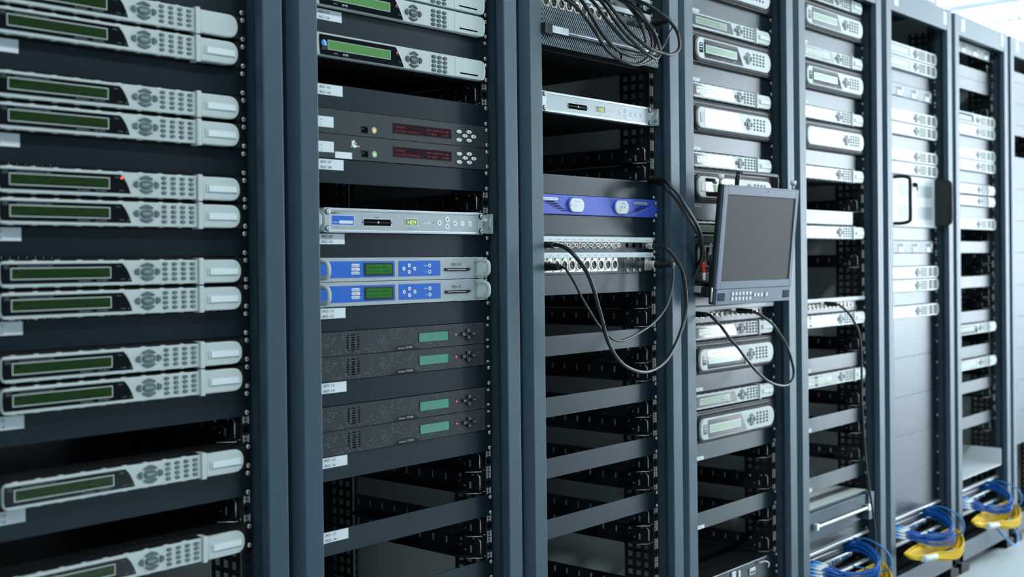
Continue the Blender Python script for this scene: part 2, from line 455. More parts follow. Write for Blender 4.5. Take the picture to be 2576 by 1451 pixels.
# ---------------- two unit receiver: pill shaped fascia on a punched black front
def big_receiver():
    t = thing('satellite_receiver'); H = 2 * U - .8
    b = MB(H).m('black').box(0, PW, -1.5, 1.5, 0, H).box(24, 456, 1.5, 400, 1, H - 1)
    b.build('chassis', t)
    g = MB(H); g.m('mesh').prism(rrect(14, 452, 2, H - 2, 14, 5), -1.5, -14, 5)
    g.m('blackplastic').prism(rrect(452, 470, 1, H - 1, 0, 4, (.02, 9, 9, .02)), -1.5, -9, 3)
    g.build('punched_front', t)
    f = MB(H).m('black').prism(rrect(43, 439, 15.5, 82, 30, 8, (24, 31, 31, 24)), -12, -18, .5).m('silver').prism(rrect(51, 433, 21.5, 76.5, 27, 8, (20, 27, 27, 20)), -17.5, -24, 2.5); ff = f.build('fascia', t)
    w = MB(H).m('glass').prism([(84, 25.8), (250, 25.8), (258, 37), (266, 50), (274, 62), (281, 72.5), (87, 72.8), (84.5, 60), (83.5, 45)], -22, -24.5); w.build('window', t)
    d = MB(H).m('alu'); frame_rect(d, 92, 248, 39.5, 59.5, .9, -24.5, -24.8); d.m('lcd4').box(93, 247, -24.2, -24.65, 40.4, 58.6); d.build('display', t)
    p = MB(H).m('dimink').text('Advanced Program Receiver', 105, 35.5, 2.6, -24.7, w=70).text('PowerVu', 100, 34.5, 2.6, -24.7, w=0.1) if False else MB(H).m('dimink').text('Advanced Program Receiver', 105, 35.5, 2.6, -24.7, w=78)
    p.m('whiteink').text('DVB', 232, 68, 3, -24.7); p.build('printed_text', t)
    s = MB(H).m('glass').box(62, 79, -23, -24.6, 36.5, 61.5); s.m('white').box(64, 76, -24.5, -24.8, 39, 41).box(64, 76, -24.5, -24.8, 45, 48).box(64, 76, -24.5, -24.8, 53, 54)
    s.build('card_slot', t)
    dpad(t, H, 306, 48.5, 20, 15.5, -24, sel=False)
    keypad(t, H, (338, 355.6, 373.3, 391), (34.3, 43, 51.6, 60.5), -24, 4.2, 2.9, digits=False)
    screws(t, 2, [(474, 44)], -1.5)
    return t
PROTO['big_receiver'] = (big_receiver, None)

# ---------------- silver receiver with a smart card door (second rack)
def door_receiver():
    t = thing('satellite_receiver'); H = H1
    MB(H).m('black').box(0, PW, -1.5, 1.5, 0, H).box(24, 456, 1.5, 420, 1, H - 1).build('chassis', t)
    b = MB(H).m('silver')
    pts = [(24, 2)] + [(449, 2)] + [(453.5, 4), (457, 10), (458.8, 18), (458.8, 26), (457, 34), (453.5, 40), (449, 42.3)] + [(24, 42.3), (21, 36), (20, 22), (21, 8)]
    b.prism(pts, -2, -15, 1.5, False); b.build('fascia', t)
    MB(H).m('white').prism([(450.2, 3.5), (453.8, 5.5), (457.4, 12), (458.9, 22), (457.4, 32.5), (453.8, 39.5), (450.2, 41.5), (453, 33), (454, 22), (453, 11)], -14, -16.5).build('end_trim', t)
    MB(H).m('glass').prism([(27, 5.4), (210, 5.4), (215, 12), (221, 21), (226, 30), (231, 41), (29, 41.3), (27.3, 30), (26.6, 15)], -14, -15.8).build('window', t)
    d = MB(H).m('alu'); frame_rect(d, 45.6, 197, 13.8, 31, .9, -15.8, -16.3); d.m('lcd2').box(46.4, 196.2, -15, -15.95, 14.6, 30.2)
    d.build('display', t)
    e = MB(H).m('cyanplug').prism(circ(37.5, 20, 6, 5.6, 14), -15, -16.0); e.m('whiteink').flat([(36, 15), (39, 15), (44, 25), (41, 25)], -16.15)
    e.build('logo', t)
    p = MB(H).m('dimink').text('SCIENTIFIC', 32, 29, 1.7, -16, w=12).text('ATLANTA', 32, 32, 1.7, -16, w=12)
    p.text('MPEG', 60, 37.6, 2.6, -16).m('whiteink').text('DVB', 81, 37.9, 3.6, -16, w=12); p.m('dimink').text('ALARM', 210, 19.5, 1.6, -16, w=7).text('SIGNAL', 217, 33, 1.6, -16, w=8)
    p.build('printed_text', t)
    MB(H).m('redled').cyl(213.8, 15.5, 1.1, -15.6, -16.3, 10).build('indicator_light', t)
    dpad(t, H, 257.4, 23.3, 21.2, 15.6, -15, col='button2')
    keypad(t, H, (311, 326.5, 342), (10.8, 19.4, 28, 36.6), -15, 5.8, 3.4, col='button2')
    q = MB(H).m('silver').box(371, 447, -15.7, -14, 5.6, 42 - .5, .3); qq = q.build('card_door', t)
    MB(H).m('hole').prism(rrect(384, 437, 32.4, 35.2, 1.2), -15, -15.9).build('card_slot', qq)
    screws(t, 1, [(474, 7), (474, 37)], -1.5)
    return t
PROTO['door_receiver'] = (door_receiver, None)

# ---------------- dark grey decoder with a red display
def grey_decoder(led, stick2, smear):
    def f():
        t = thing('video_decoder'); H = H1
        b = MB(H).m('darkgrey').prism(rrect(0, PW, 0, H, 0, 4, (.02, 3, 3, .02)), 1.5, -2, .6); b.m('black').box(24, 456, 1.5, 400, 1, H - 1)
        b.build('chassis', t)
        s = MB(H); s.m('black'); frame_rect(s, 134, 150.5, 25, 38, 1.2, -2, -2.6); s.m('hole').box(135.2, 149.3, -2.05, -2.2, 26.2, 36.8).m('darkgrey').box(136, 141, -2.1, -2.6, 29, 31)
        s.build('card_reader', t)
        MB(H).m('silver2').prism(circ(165.8, 30.6, 6.2, 6.2), -1.5, -2.6, .6).m(led).prism(circ(165.8, 31, 3.6, 2.8), -2.4, -3.0).build('indicator_light', t)
        d = MB(H); d.m('black'); frame_rect(d, 213.5, 371, 12.4, 32.4, 1.4, -1.8, -2.8); d.m('lcdred').box(214.9, 369.6, -1.9, -2.1, 13.8, 31)
        d.m('redink').text('LOCKED', 219, 21, 3.3, -2.2, w=26).text('27.500 Mbits/s', 219, 28.4, 3.3, -2.2, w=66).text('PKT LENGTH: 188', 303, 21, 3.3, -2.2, w=60).text('TS BER     1215', 303, 28.4, 3.3, -2.2, w=60)
        d.build('display', t)
        for (u, v, c) in ((393, 15.6, 'EXIT'), (393, 32, 'SAVE'), (422.2, 14.4, 'u'), (410, 23, 'l'), (435.2, 22.8, 'r'), (422.2, 31.3, 'd')):
            k = MB(H).m('white').prism(circ(u, v, 7.4, 3.7, 18), -1, -4, .8, True).m('ink')
            if len(c) > 1: k.text(c, u, v + 1, 2, -4.1, 'c')
            else:
                dx, dv = {'u': (0, -1), 'd': (0, 1), 'l': (-1, 0), 'r': (1, 0)}[c]
                k.flat([(u + dx * 2.2, v + dv * 1.9), (u - dx * 1.6 + dv * 2, v - dv * 1.4 + dx * 1.7), (u - dx * 1.6 - dv * 2, v - dv * 1.4 - dx * 1.7)], -4.1)
            k.build('button', t)
        l = MB(H).m('paper').box(30, 68, -2.5, -2, 14.5, 33.5).box(30, 67, -2.7, -2.4, 24, 24.4).m('ink').text('8' if stick2 else 'M', 38.5, 22, 2.8, -2.75).text('R', 38.5, 31, 2.4, -2.75)
        l.build('sticker', t)
        if stick2:
            MB(H).m('paper').box(71, 110.5, -2.4, -2, 31.2, 42.8).build('sticker', t)
        if smear:
            g = MB(H).m('paper'); rnd = random.Random(3)
            for (a, bb, r_) in ((115, 11, 4.2), (114, 15, 3.8), (117, 18.5, 4.0), (122, 18, 2.4), (111, 19.5, 1.6), (127, 18.4, 1.8), (121, 13, 1.6), (109, 20.5, .9), (119, 20, 2.6)):
                pts = [(a + r_ * rnd.uniform(.7, 1.25) * math.cos(i * .63), bb + r_ * .8 * rnd.uniform(.6, 1.2) * math.sin(i * .63)) for i in range(10)]
                g.flat(pts, -2.15 - .01 * r_)
            g.build('torn_sticker', t)
        screws(t, 1, [(474, 7), (474, 37)], -1.5)
        return t
    return f
PROTO['grey1'] = (grey_decoder('amberled', False, False), None)
PROTO['grey2'] = (grey_decoder('greenled', True, True), None)

# ---------------- silver channel decoder with bracket handles
def channel_decoder(pale):
    def f():
        t = thing('channel_decoder'); H = H1
        MB(H).m('black').box(24, 456, 2, 330, 1, H - 1).build('chassis', t)
        b = MB(H).m('alu').box(34, 449, -13, 2, 0, 4.6, .5).box(34, 449, -13, 2, 39.2, 43.6, .5)
        b.m('silver2').box(34, 449, -11.5, 2, 4.6, 39.2)
        b.build('fascia', t)
        for L_ in (True, False):
            h = MB(H).m('alu')
            if L_: h.box(33.5, 47, -15.5, 2, 0, 43.6, .6)
            else: h.box(434, 448, -14, 2, .4, 43.2, .5)
            h.m('alu')
            s = -1 if L_ else 1; o = 34 if L_ else 448
            pts = [(o, 3), (o + s * 20, 3), (o + s * 20, 9), (o + s * 12, 15), (o + s * 11, 22), (o + s * 12, 29), (o + s * 20, 35), (o + s * 20, 41), (o, 41)]
            h.prism(pts, 0, -4, .8)
            h.prism([(o + s * 17, 2), (o + s * 23, 2), (o + s * 23, 42), (o + s * 17, 42), (o + s * 17, 34), (o + s * 12, 28), (o + s * 12, 16), (o + s * 17, 10)], -4, -22, 1)
            hh = h.build('bracket_handle', t)
        screws(t, 1, [(440.5, 7), (440.5, 37), (40, 7), (40, 37)], -15)
        if not pale:
            l = MB(H).m('white').box(51.5, 106, -12, -11.4, 12.2, 30.8); l.m('blue').box(52.8, 104.8, -12.2, -11.9, 13.2, 29.8).m('paper').box(70, 102, -12.4, -12.1, 22, 27.6).m('whiteink').text('Irdeto', 55, 26.6, 3.4, -12.4, w=13)
            l.build('blue_sticker', t)
        p = MB(H).m('ink')
        if not pale: p.text('NEMO11', 51, 10.4, 3.2, -11.8, w=19).text('S/N', 62, 35, 2, -11.8)
        p.text('START', 155, 16, 1.8, -11.8, w=11).text('CHANNEL', 239, 35.4, 1.6, -11.8, w=12).text('LOCK', 303, 31.5, 1.5, -11.8, w=7)
        p.m('white').flat([(274, 24.6), (299.5, 19.4), (299.5, 24.8)], -11.7)
        for q in range(7): p.m('ink').box(276 + q * 3.4, 276.6 + q * 3.4, -11.7, -11.8, 23.6 - q * .6, 24.6)
        p.build('printed_text', t)
        s = MB(H).m('white'); frame_rect(s, 126.5, 197, 17, 31.6, 1.1, -11.5, -12.4); s.m('hole').box(127.6, 195.9, -11.2, -11.7, 18.1, 30.5)
        s.m('black').box(126, 198, -11.8, -13, 23, 25.6).m('steel').box(162, 165, -12.6, -13.3, 22, 26)
        s.build('card_slot', t)
        d = MB(H).m('white'); frame_rect(d, 231.5, 265.5, 14.6, 29.4, 1.2, -11.5, -12.2); d.m('lcd5').box(232.7, 264.3, -11.3, -11.9, 15.8, 28.2)
        if pale: d.m('yelink').text('H05', 240, 26.4, 8.2, -12, w=20)
        else: d.m('yelink').text('H09', 239.5, 26.8, 8.6, -12, w=22)
        d.build('display', t)
        MB(H).m('redled' if pale else 'ink').cyl(309.6, 21.8, 1.1, -11, -12, 10).build('indicator_light', t)
        for (u, v, c) in ((324.5, 22.0, 'l'), (346.6, 14.8, 'u'), (346.6, 29.2, 'd'), (368.2, 22.2, 'r'), (389.8, 22.2, 'OK'), (411.5, 22.4, 'MENU')):
            k = MB(H).m('white').prism(circ(u, v, 6.3, 5.9, 18), -11, -12.4, .3).m('ink')
            if len(c) > 1: k.text(c, u, v + .9, 1.9, -12.5, 'c')
            else:
                dx, dv = {'u': (0, -1), 'd': (0, 1), 'l': (-1, 0), 'r': (1, 0)}[c]
                k.flat([(u + dx * 2.4, v + dv * 2.4), (u - dx * 1.8 + dv * 2.4, v - dv * 1.8 + dx * 2.4), (u - dx * 1.8 - dv * 2.4, v - dv * 1.8 - dx * 2.4)], -12.5)
            k.build('button', t)
        return t
    return f
PROTO['channel_blue'] = (channel_decoder(False), None)
PROTO['channel_plain'] = (channel_decoder(True), None)

# ---------------- professional decoder with two blue overlays
def blue_decoder():
    t = thing('blue_silver_decoder'); H = H1
    b = MB(H).m('silver2').box(0, 466, -3.5, 1.5, .2, H - .2, .5); b.m('black').box(24, 456, 1.5, 400, 1, H - 1); b.build('chassis', t)
    MB(H).m('silver').box(440, 470, -4.2, -3, .6, H - .6, .3).build('ear', t)
    b = MB(H).m('blue').prism(rrect(20, 212, 6.6, 36.4, 2), -3, -4.1).build('blue_overlay', t)
    b2 = MB(H).m('blue').prism(rrect(221.6, 334, 6.6, 36.2, 2), -3, -4.1).build('blue_overlay', t)
    d = MB(H).m('blackplastic').prism(rrect(134.6, 207.2, 9.6, 34, 2), -4, -5, .4); d.m('lcd2b').box(140, 203, -4.9, -5.1, 13, 30)
    d.m('lcdink').text('SERVICE: ARM 4', 144, 20.4, 4, -5.2, w=52).text('F:1:0:0= 10.45', 144, 27.6, 4, -5.2, w=54); d.build('display', t)
    for i, c in enumerate(('Power', 'Lock', 'Alarm')):
        v = 13.9 + i * 7.1
        k = MB(H).m('white').prism(rrect(103.5, 124, v - 2.6, v + 2.6, 2.5), -4, -4.5).m('ink').text(c, 105.5, v + 1.3, 2.7, -4.6, w=11)
        k.m(('greendim', 'redled', 'ink')[i]).cyl(120.6, v, 1.2, -4.4, -4.8, 8); k.build('indicator_light', t)
    for (u, v, c) in ((234.6, 21.6, 'l'), (248.7, 15.5, 'u'), (248.7, 28, 'd'), (262.8, 21.8, 'r'), (303.5, 16.2, 'o'), (303.5, 28.3, 'o')):
        k = MB(H).m('white').prism(circ(u, v, 3.9, 3.9, 16), -4, -5.2, .4).m('ink')
        if c == 'o': k.prism(circ(u, v, 1.7, 1.7, 10), -5.1, -5.3)
        else:
            dx, dv = {'u': (0, -1), 'd': (0, 1), 'l': (-1, 0), 'r': (1, 0)}[c]
            k.flat([(u + dx * 1.8, v + dv * 1.8), (u - dx * 1.2 + dv * 1.7, v - dv * 1.2 + dx * 1.7), (u - dx * 1.2 - dv * 1.7, v - dv * 1.2 - dx * 1.7)], -5.35)
        k.build('button', t)
    p = MB(H).m('whiteink').text('MENU', 288.5, 17.4, 2.6, -4.2, w=10).text('OK', 292.5, 29.6, 2.6, -4.2, w=5).m('ink').text('PRD-101', 365.6, 17.2, 5.2, -3.65, w=28)
    p.build('printed_text', t)
    s = MB(H).m('black').box(345.5, 412, -3, -6, 21.8, 27.4, .5).box(406, 419, -3, -5.2, 22.6, 26.2); s.m('steel').box(352, 404, -6, -6.3, 24, 25.2); s.build('card_slot', t)
    for L_ in (0, 1):
        u = 22 if L_ else 437
        h = MB(H).m('silver')
        h.tube([(u, -3, 7.4), (u + 0, -22, 7.4), (u + .6, -33, 9.4), (u + .8, -37.5, 15), (u + .8, -38, 22), (u + .8, -37.5, 29), (u + .6, -33, 34.6), (u, -22, 36.4), (u, -3, 36.4)], 4.0, 12, 3)
        h.build('handle', t)
    screws(t, 1, [(462, 6), (462, 37)], -3.5)
    return t
M['lcd2b'] = mat('backlit_green_display', (.02, .09, .02), .15, 0, .5, (.03, .36, .03), .25)
PROTO['blue_decoder'] = (blue_decoder, None)

# ---------------- speckled receiver
def speckled_receiver():
    t = thing('speckled_receiver'); H = H1
    b = MB(H).m('speckle').box(0, 459, -3, 1.5, .2, H - .2, .3); b.m('black').box(24, 456, 1.5, 400, 1, H - 1); b.build('chassis', t)
    MB(H).m('rail').box(459.6, PW, -1.5, 1.5, 0, H).m('zinc').box(459.3, 460.2, -3, 0, .3, H - .3).m('nickel').prism(circ(471, 7, 4, 2.4), -1, -3, .5).prism(circ(471, 37, 4, 2.4), -1, -3, .5).build('ear', t)
    v = MB(H).m('hole')
    for j in range(7):
        w_ = [2, 3, 3, 3, 3, 3, 2][j]
        for i in range(3):
            wide = 9 if (i == 1) else (5.6 if w_ == 3 else 4.2)
            cu = 106.5 + (i - 1) * (12.8 if w_ == 3 else 11.6)
            v.prism(rrect(cu - wide / 2, cu + wide / 2, 6.2 + j * 4.5, 8.6 + j * 4.5, 1.1, 3), -2.9, -3.15)
    v.build('vent', t)
    d = MB(H).m('blackplastic'); frame_rect(d, 273, 355, 11.8, 32, 1.4, -3, -3.8); d.m('lcd3').box(274.4, 353.6, -2.9, -3.3, 13.2, 30.6)
    d.m('dimink').text('Program    4', 284, 20.6, 4, -3.4, w=50).text('No Lock', 292, 28, 4, -3.4, w=34); d.build('display', t)
    MB(H).m('redled').cyl(376.6, 21.4, 1.3, -2.8, -3.8, 12).build('indicator_light', t)
    for (du, dv) in ((0, -6.6), (0, 6.6), (-13.5, 0), (13.5, 0)):
        k = MB(H).m('blackplastic').box(411.3 + du - 6.6, 411.3 + du + 6.6, -6.5, -2.5, 22 + dv - 3.8, 22 + dv + 3.8, .8).m('whiteink')
        u, v_ = 411.3 + du, 22 + dv; k.box(u - .5 if du == 0 else u - 2.2, u + .5 if du == 0 else u + 2.2, -6.5, -6.65, v_ - (.3 if du else 2), v_ + (.3 if du else 2))
        sx = (du > 0) - (du < 0); sv = (dv > 0) - (dv < 0)
        k.flat([(u + sx * 3.4, v_ + sv * 2.8), (u + sx * 1 + sv * 1.6, v_ + sv * .6 + sx * 1.4), (u + sx * 1 - sv * 1.6, v_ + sv * .6 - sx * 1.4)], -6.7); k.build('arrow_button', t)
    a = MB(H).m('rail'); pts = [(203, 43.4)] + [(237 + 34.5 * math.cos(th), 43.4 - 10.6 * math.sin(th)) for th in [math.pi * (1 - i / 14) for i in range(1, 14)]] + [(271, 43.4)]
    a.prism(pts, -2.9, -3.2); aa = a.build('badge', t)
    MB(H).m('whiteink').text('Receiver', 219, 40.2, 2.6, -3.3, w=17).text('TT1220', 238.5, 40.2, 3.2, -3.3, w=17).build('printed_text', aa)
    return t
PROTO['speckled'] = (speckled_receiver, None)

# ---------------- blue unit with two white pills
def blue_unit():
    t = thing('blue_server'); H = H1
    b = MB(H).m('bluepanel').box(0, PW, -6, 1.5, .2, H - .2, 1.6); b.m('black').box(24, 456, 1.5, 400, 1, H - 1)
    b.m('bluepanel').prism([(18, 16), (60, 26), (110, 41), (112, 42.5), (18, 42.5)], -5, -7.2, .6).prism([(464, 16), (420, 26), (374, 41), (372, 42.5), (464, 42.5)], -5, -7.2, .6)
    b.build('chassis', t)
    for u0, u1 in ((131, 183), (303, 355)):
        p = MB(H).m('bluepanel').prism(rrect(u0 - 2, u1 + 4, 5, 38.6, 16, 6), -5, -8.5, 1); p.m('white').prism(rrect(u0, u1, 6.4, 37.2, 15, 6), -8, -12, 1.4)
        if u0 < 200: p.m('dimink').text('SYSTEM OK', u0 + 16, 14.6, 1.8, -12.1, w=20).text('FAULT', u0 + 17, 24, 2, -12.1, w=9); p.m('hole').cyl(u0 + 3, 23, 1.3, -11, -12.3, 8)
        else:
            p.m('ink')
            for (cu, cv, r_) in ((u0 + 31, 17.5, 7), (u0 + 20, 25, 5.6), (u0 + 14.5, 30, 3.6)):
                c_ = circ(cu, cv, r_ * 1.05, r_, 6); c2 = circ(cu, cv, r_ * .88, r_ * .84, 6)
                for i in range(6): p.flat([c_[i - 1], c_[i], c2[i], c2[i - 1]], -12.1)
        p.build('white_badge', t)
    v = MB(H).m('hole')
    for k in range(6):
        v.prism(rrect(38 + k * 13, 82 + k * 9, 15.6 + k * 3.7, 16.9 + k * 3.7, .6, 2), -7, -7.35)
        v.prism(rrect(405 - k * 9, 446 - k * 15, 16.5 + k * 3.7, 17.8 + k * 3.7, .6, 2), -7, -7.35)
    v.build('vent', t)
    for a, b_, s_ in ((40, 94, 'SERVER SERIES'), (385, 439, 'high density server')):
        q = MB(H).m('alu').prism(rrect(a, b_, 7.2, 12.6, 2.6), -5.5, -6.6); q.m('ink').text(s_, a + 4, 11.2, 2.4, -6.7, w=b_ - a - 8); q.build('name_plate', t)
    screws(t, 1, [(474, 9), (474, 37.5)], -6)
    return t
PROTO['blue_unit'] = (blue_unit, None)

# ---------------- patch panels
def bnc(t, H, u, v, ro=6.4):
    j = MB(H).m('white').cyl(u, v, 8.2, 0, -2.4, 16).m('nickel').cyl(u, v, ro, -2, -8, 6).cyl(u, v, 4.8, -8, -17, 14)
    j.box(u - 6.6, u + 6.6, -13, -15, v - 1, v + 1); j.m('hole').cyl(u, v, 3.4, -17, -17.15, 12).m('wood').cyl(u, v, 1.4, -17.1, -17.4, 8)
    j.build('socket', t)
def xlr(t, H, u, v):
    j = MB(H).m('nickel').box(u - 13.2, u + 13.2, 0, -2, v - 17, v + 15.5, .6).ring(u, v, 11.8, 9.6, -1.5, -4.6, 22).box(u - 4, u + 4, -2, -4.8, v - 15.5, v - 11, .5)
    j.m('blackplastic').cyl(u, v, 9.6, -1.5, -2.6, 20)
    j.m('hole')
    for a in (90, 210, 330): j.cyl(u + 4.6 * math.cos(math.radians(a)), v + 4.6 * math.sin(math.radians(a)), 1.6, -2.5, -2.8, 8)
    j.cyl(u - 10.6, v + 13, 1.2, -2, -2.3, 8)
    j.build('socket', t)
def patch(kind, n_all=False, v0=0):
    def f():
        t = thing('patch_bay'); H = H1
        b = MB(H).m('panel').box(0, PW, 0, 2.5, 0, H, .4)
        if kind == 'xlr':
            for k in range(4): b.box(348 + k * 26, 349 + k * 26, -.4, 0, 8, 40)
        b.build('panel_plate', t)
        top = v0
        s = MB(H).m('white').box(14, 462.5, -7, 0, top, top + 12, 1.6); s.m('dimink')
        us = [36.3 + 27.2 * k - .4 * (k > 6) * (k - 6) for k in range(12)][:11] + [446]
        for k, u in enumerate(us[:11]): s.text('IRD %02d' % (k + 1), u - 3, top + 8.2, 2.8, -7.1, w=12)
        s.text('EXTERNAL 1', 428, top + 8.2, 2.6, -7.1, w=22)
        s.build('label_strip', t)
        if kind == 'bnc':
            for u in us: bnc(t, H, u + .6, 22)
            MB(H).m('hole').cyl(362, 22, 6, 0, -.2, 16).cyl(390, 22, 6, 0, -.2, 16).cyl(418, 22, 6, 0, -.2, 16).build('empty_hole', t)
        else:
            for u in us: xlr(t, H, u + .2, 22.8)
            screws(t, 1, [(361, 8), (387, 8), (413, 8), (361, 37), (387, 37), (413, 37)], 1)
        screws(t, 1, [(474, 6.5), (474, 38)], 0)
        return t
    return f
PROTO['bnc_panel'] = (patch('bnc', v0=3.2), None)
PROTO['xlr_panel'] = (patch('xlr', v0=-5.4), None)

def bnc_plain():
    t = thing('patch_bay'); H = H1
    MB(H).m('panel').box(0, PW, 0, 2.5, 0, H, .4).build('panel_plate', t)
    MB(H).m('white').box(14, 466, -7, 0, 1, 13, 2.5).build('label_strip', t)
    for k in range(13): bnc(t, H, 42 + 26 * k, 24)
    MB(H).m('hole').cyl(392, 24, 6, 0, -.3, 14).cyl(418, 24, 6, 0, -.3, 14).cyl(444, 24, 6, 0, -.3, 14).build('empty_hole', t)
    MB(H).m('paper').box(30, 88, -.4, 0, 35, 43).build('sticker', t)
    screws(t, 1, [(474, 6.5), (474, 38)], 0)
    return t
PROTO['bnc_plain'] = (bnc_plain, None)

# ---------------- receiver with vents at its right end (sixth and seventh racks)
def vent_receiver():
    t = thing('ventilated_receiver'); H = H1
    MB(H).m('black').box(0, PW, -1.5, 1.5, 0, H).box(24, 456, 1.5, 400, 1, H - 1).build('chassis', t)
    pts = [(22, .6), (446, .6), (455, 5), (460, 13), (461.5, 22), (460, 31), (455, 39), (446, 43), (22, 43)]
    MB(H).m('silver').prism(pts, -2, -16, 1.6).build('fascia', t)
    MB(H).m('glass').prism([(34, 7), (216, 7), (222, 16), (229, 36), (34, 36)], -15, -16.8).m('lcd4').box(48, 200, -16.6, -17, 14, 31).build('display', t)
    dpad(t, H, 268, 22, 21, 15, -16, col='button', sel=False)
    g = MB(H).m('silver'); 
    keypad(t, H, (302, 317, 332, 347), (10.5, 18.2, 26, 33.8), -16, 4.6, 2.6, digits=False); g.bm.free()
    v = MB(H).m('hole')
    for j in range(4):
        for u0, u1 in ((366, 398), (406, 440)): v.prism(rrect(u0, u1, 7.6 + j * 7.6, 12.6 + j * 7.6, 1.6, 3), -15.8, -16.3)
    v.build('vent', t)
    return t
PROTO['vent_receiver'] = (vent_receiver, None)

def tag_strip():
    t = thing('tag_strip'); H = H1
    MB(H).m('tag').box(0, 440, -3, 2.5, 1, H - 1, .5).build('panel_plate', t)
    for u in (32, 154, 276, 398):
        k = MB(H).m('white').box(u - 20, u + 20, -5, -3, 24, 40, .6).box(u + 22, u + 36, -4.4, -3, 10, 26, .5); k.m('ink').box(u - 24, u + 16, -3.2, -3.05, 14, 18)
        k.build('tag', t)
    MB(H).m('panel').box(440, PW, 0, 2.5, 0, H).build('ear', t)
    screws(t, 1, [(474, 6.5), (474, 38)], 0)
    return t
PROTO['tag_strip'] = (tag_strip, None)

# ------------------------------------------------------------------ the racks
def profile(side):
    """plan outline of a front post, relative to the screw column (mm)"""
    arc = lambda cx, a0, a1: [(cx + 3 * math.cos(math.radians(a)), -42 + 3 * math.sin(math.radians(a))) for a in [a0 + (a1 - a0) * i / 6 for i in range(7)]]
    P = [(12, 30), (12, -17), (6, -29), (6.4, -32)] + arc(12.4, 195, 270) + arc(48, 270, 325) + [ (61.6, -25), (62, -21), (62, 30)]
    if side == 'l': P = [(-465.2 - a, b) for a, b in P]
    return P
OPEN = {0: [24, 27], 1: [10, 15, 27, 28, 30, 31], 2: [12, 13, 20, 21, 23, 24, 26, 27, 29, 30, 32, 33, 36],
        3: [30, 32, 34, 36], 4: [14, 18, 24, 28, 30, 32], 5: [2], 6: [1, 5, 16, 18, 19, 21, 22, 25, 28, 30, 33], 7: [7]}
NUTS = {0: [24, 27], 1: [10, 15, 27, 28, 30, 31], 2: [8, 9, 11, 12, 13, 20, 21, 23, 24, 26, 27, 29, 30, 32, 33, 34, 35, 36, 37], 3: [30, 31, 32, 34, 35, 36], 4: [13, 14, 17, 18, 19, 20, 23, 24, 27, 28, 30, 31, 32], 5: [], 6: [4, 5, 18, 19, 21, 22, 30, 31], 7: []}
def support_mesh(left):
    s = -1 if left else 1
    x = -452 if left else -13
    b = MB().m('zinc')
    def B(y0, y1, z0, z1, x0=x, x1=x + 1.5): b.box(x0, x1, y0, y1, z0, z1)
    B(14, 405, -12, -2); B(14, 405, -42, -26)
    y = 14; 
    for k in range(9):
        c = 74 + 40 * k; B(y, c - 3, -26, -12); y = c + 3
    B(y, 405, -26, -12)
    xi = x + (26 if left else -24)
    b.poly([b.T(x, 10, -42), b.T(xi, 34, -42), b.T(xi, 405, -42), b.T(x, 405, -42)])
    b.poly([b.T(x, 10, -43.5), b.T(xi, 34, -43.5), b.T(xi, 405, -43.5), b.T(x, 405, -43.5)])
    b.m('steel'); b.tube([(x, 10, -43), (xi, 34, -43)], .8, 6, 1)
    xx = x - s * 1
    b.tube([(xx, 22, -4), (xx, 14, -10), (xx, 14, -36)], 1.2, 6, 1)
    b.cyl(0, 0, .1, 0, -.1, 4) if False else None
    b.box(xx - .8, xx + .8, 40, 43, -36, -22); b.box(xx - 1, xx + 1, 32, 36, -8, -5); b.box(xx - 1, xx + 1, 56, 59, -33, -30); b.box(xx - 1, xx + 1, 68, 72, -14, -8)
    b.tube([(x, 14, -42), (x + s * 8, 4, -38)], 1.0, 6, 1)
    return b.mesh('support_rail')
SUP = {L_: support_mesh(L_) for L_ in (True, False)}
def nut_mesh():
    b = MB().m('nickel').box(-6, -4.6, 1.5, 5, -6.5, 6.5).box(4.2, 5.8, 1.0, 4, -6.5, 6.5).m('steel').box(-3.5, 3.2, 3.2, 6, -5, 5, .6).m('hole').box(-1.6, 1.6, 3.0, 3.3, -2.6, 2.6)
    return b.mesh('cage_nut')
NUT = nut_mesh()

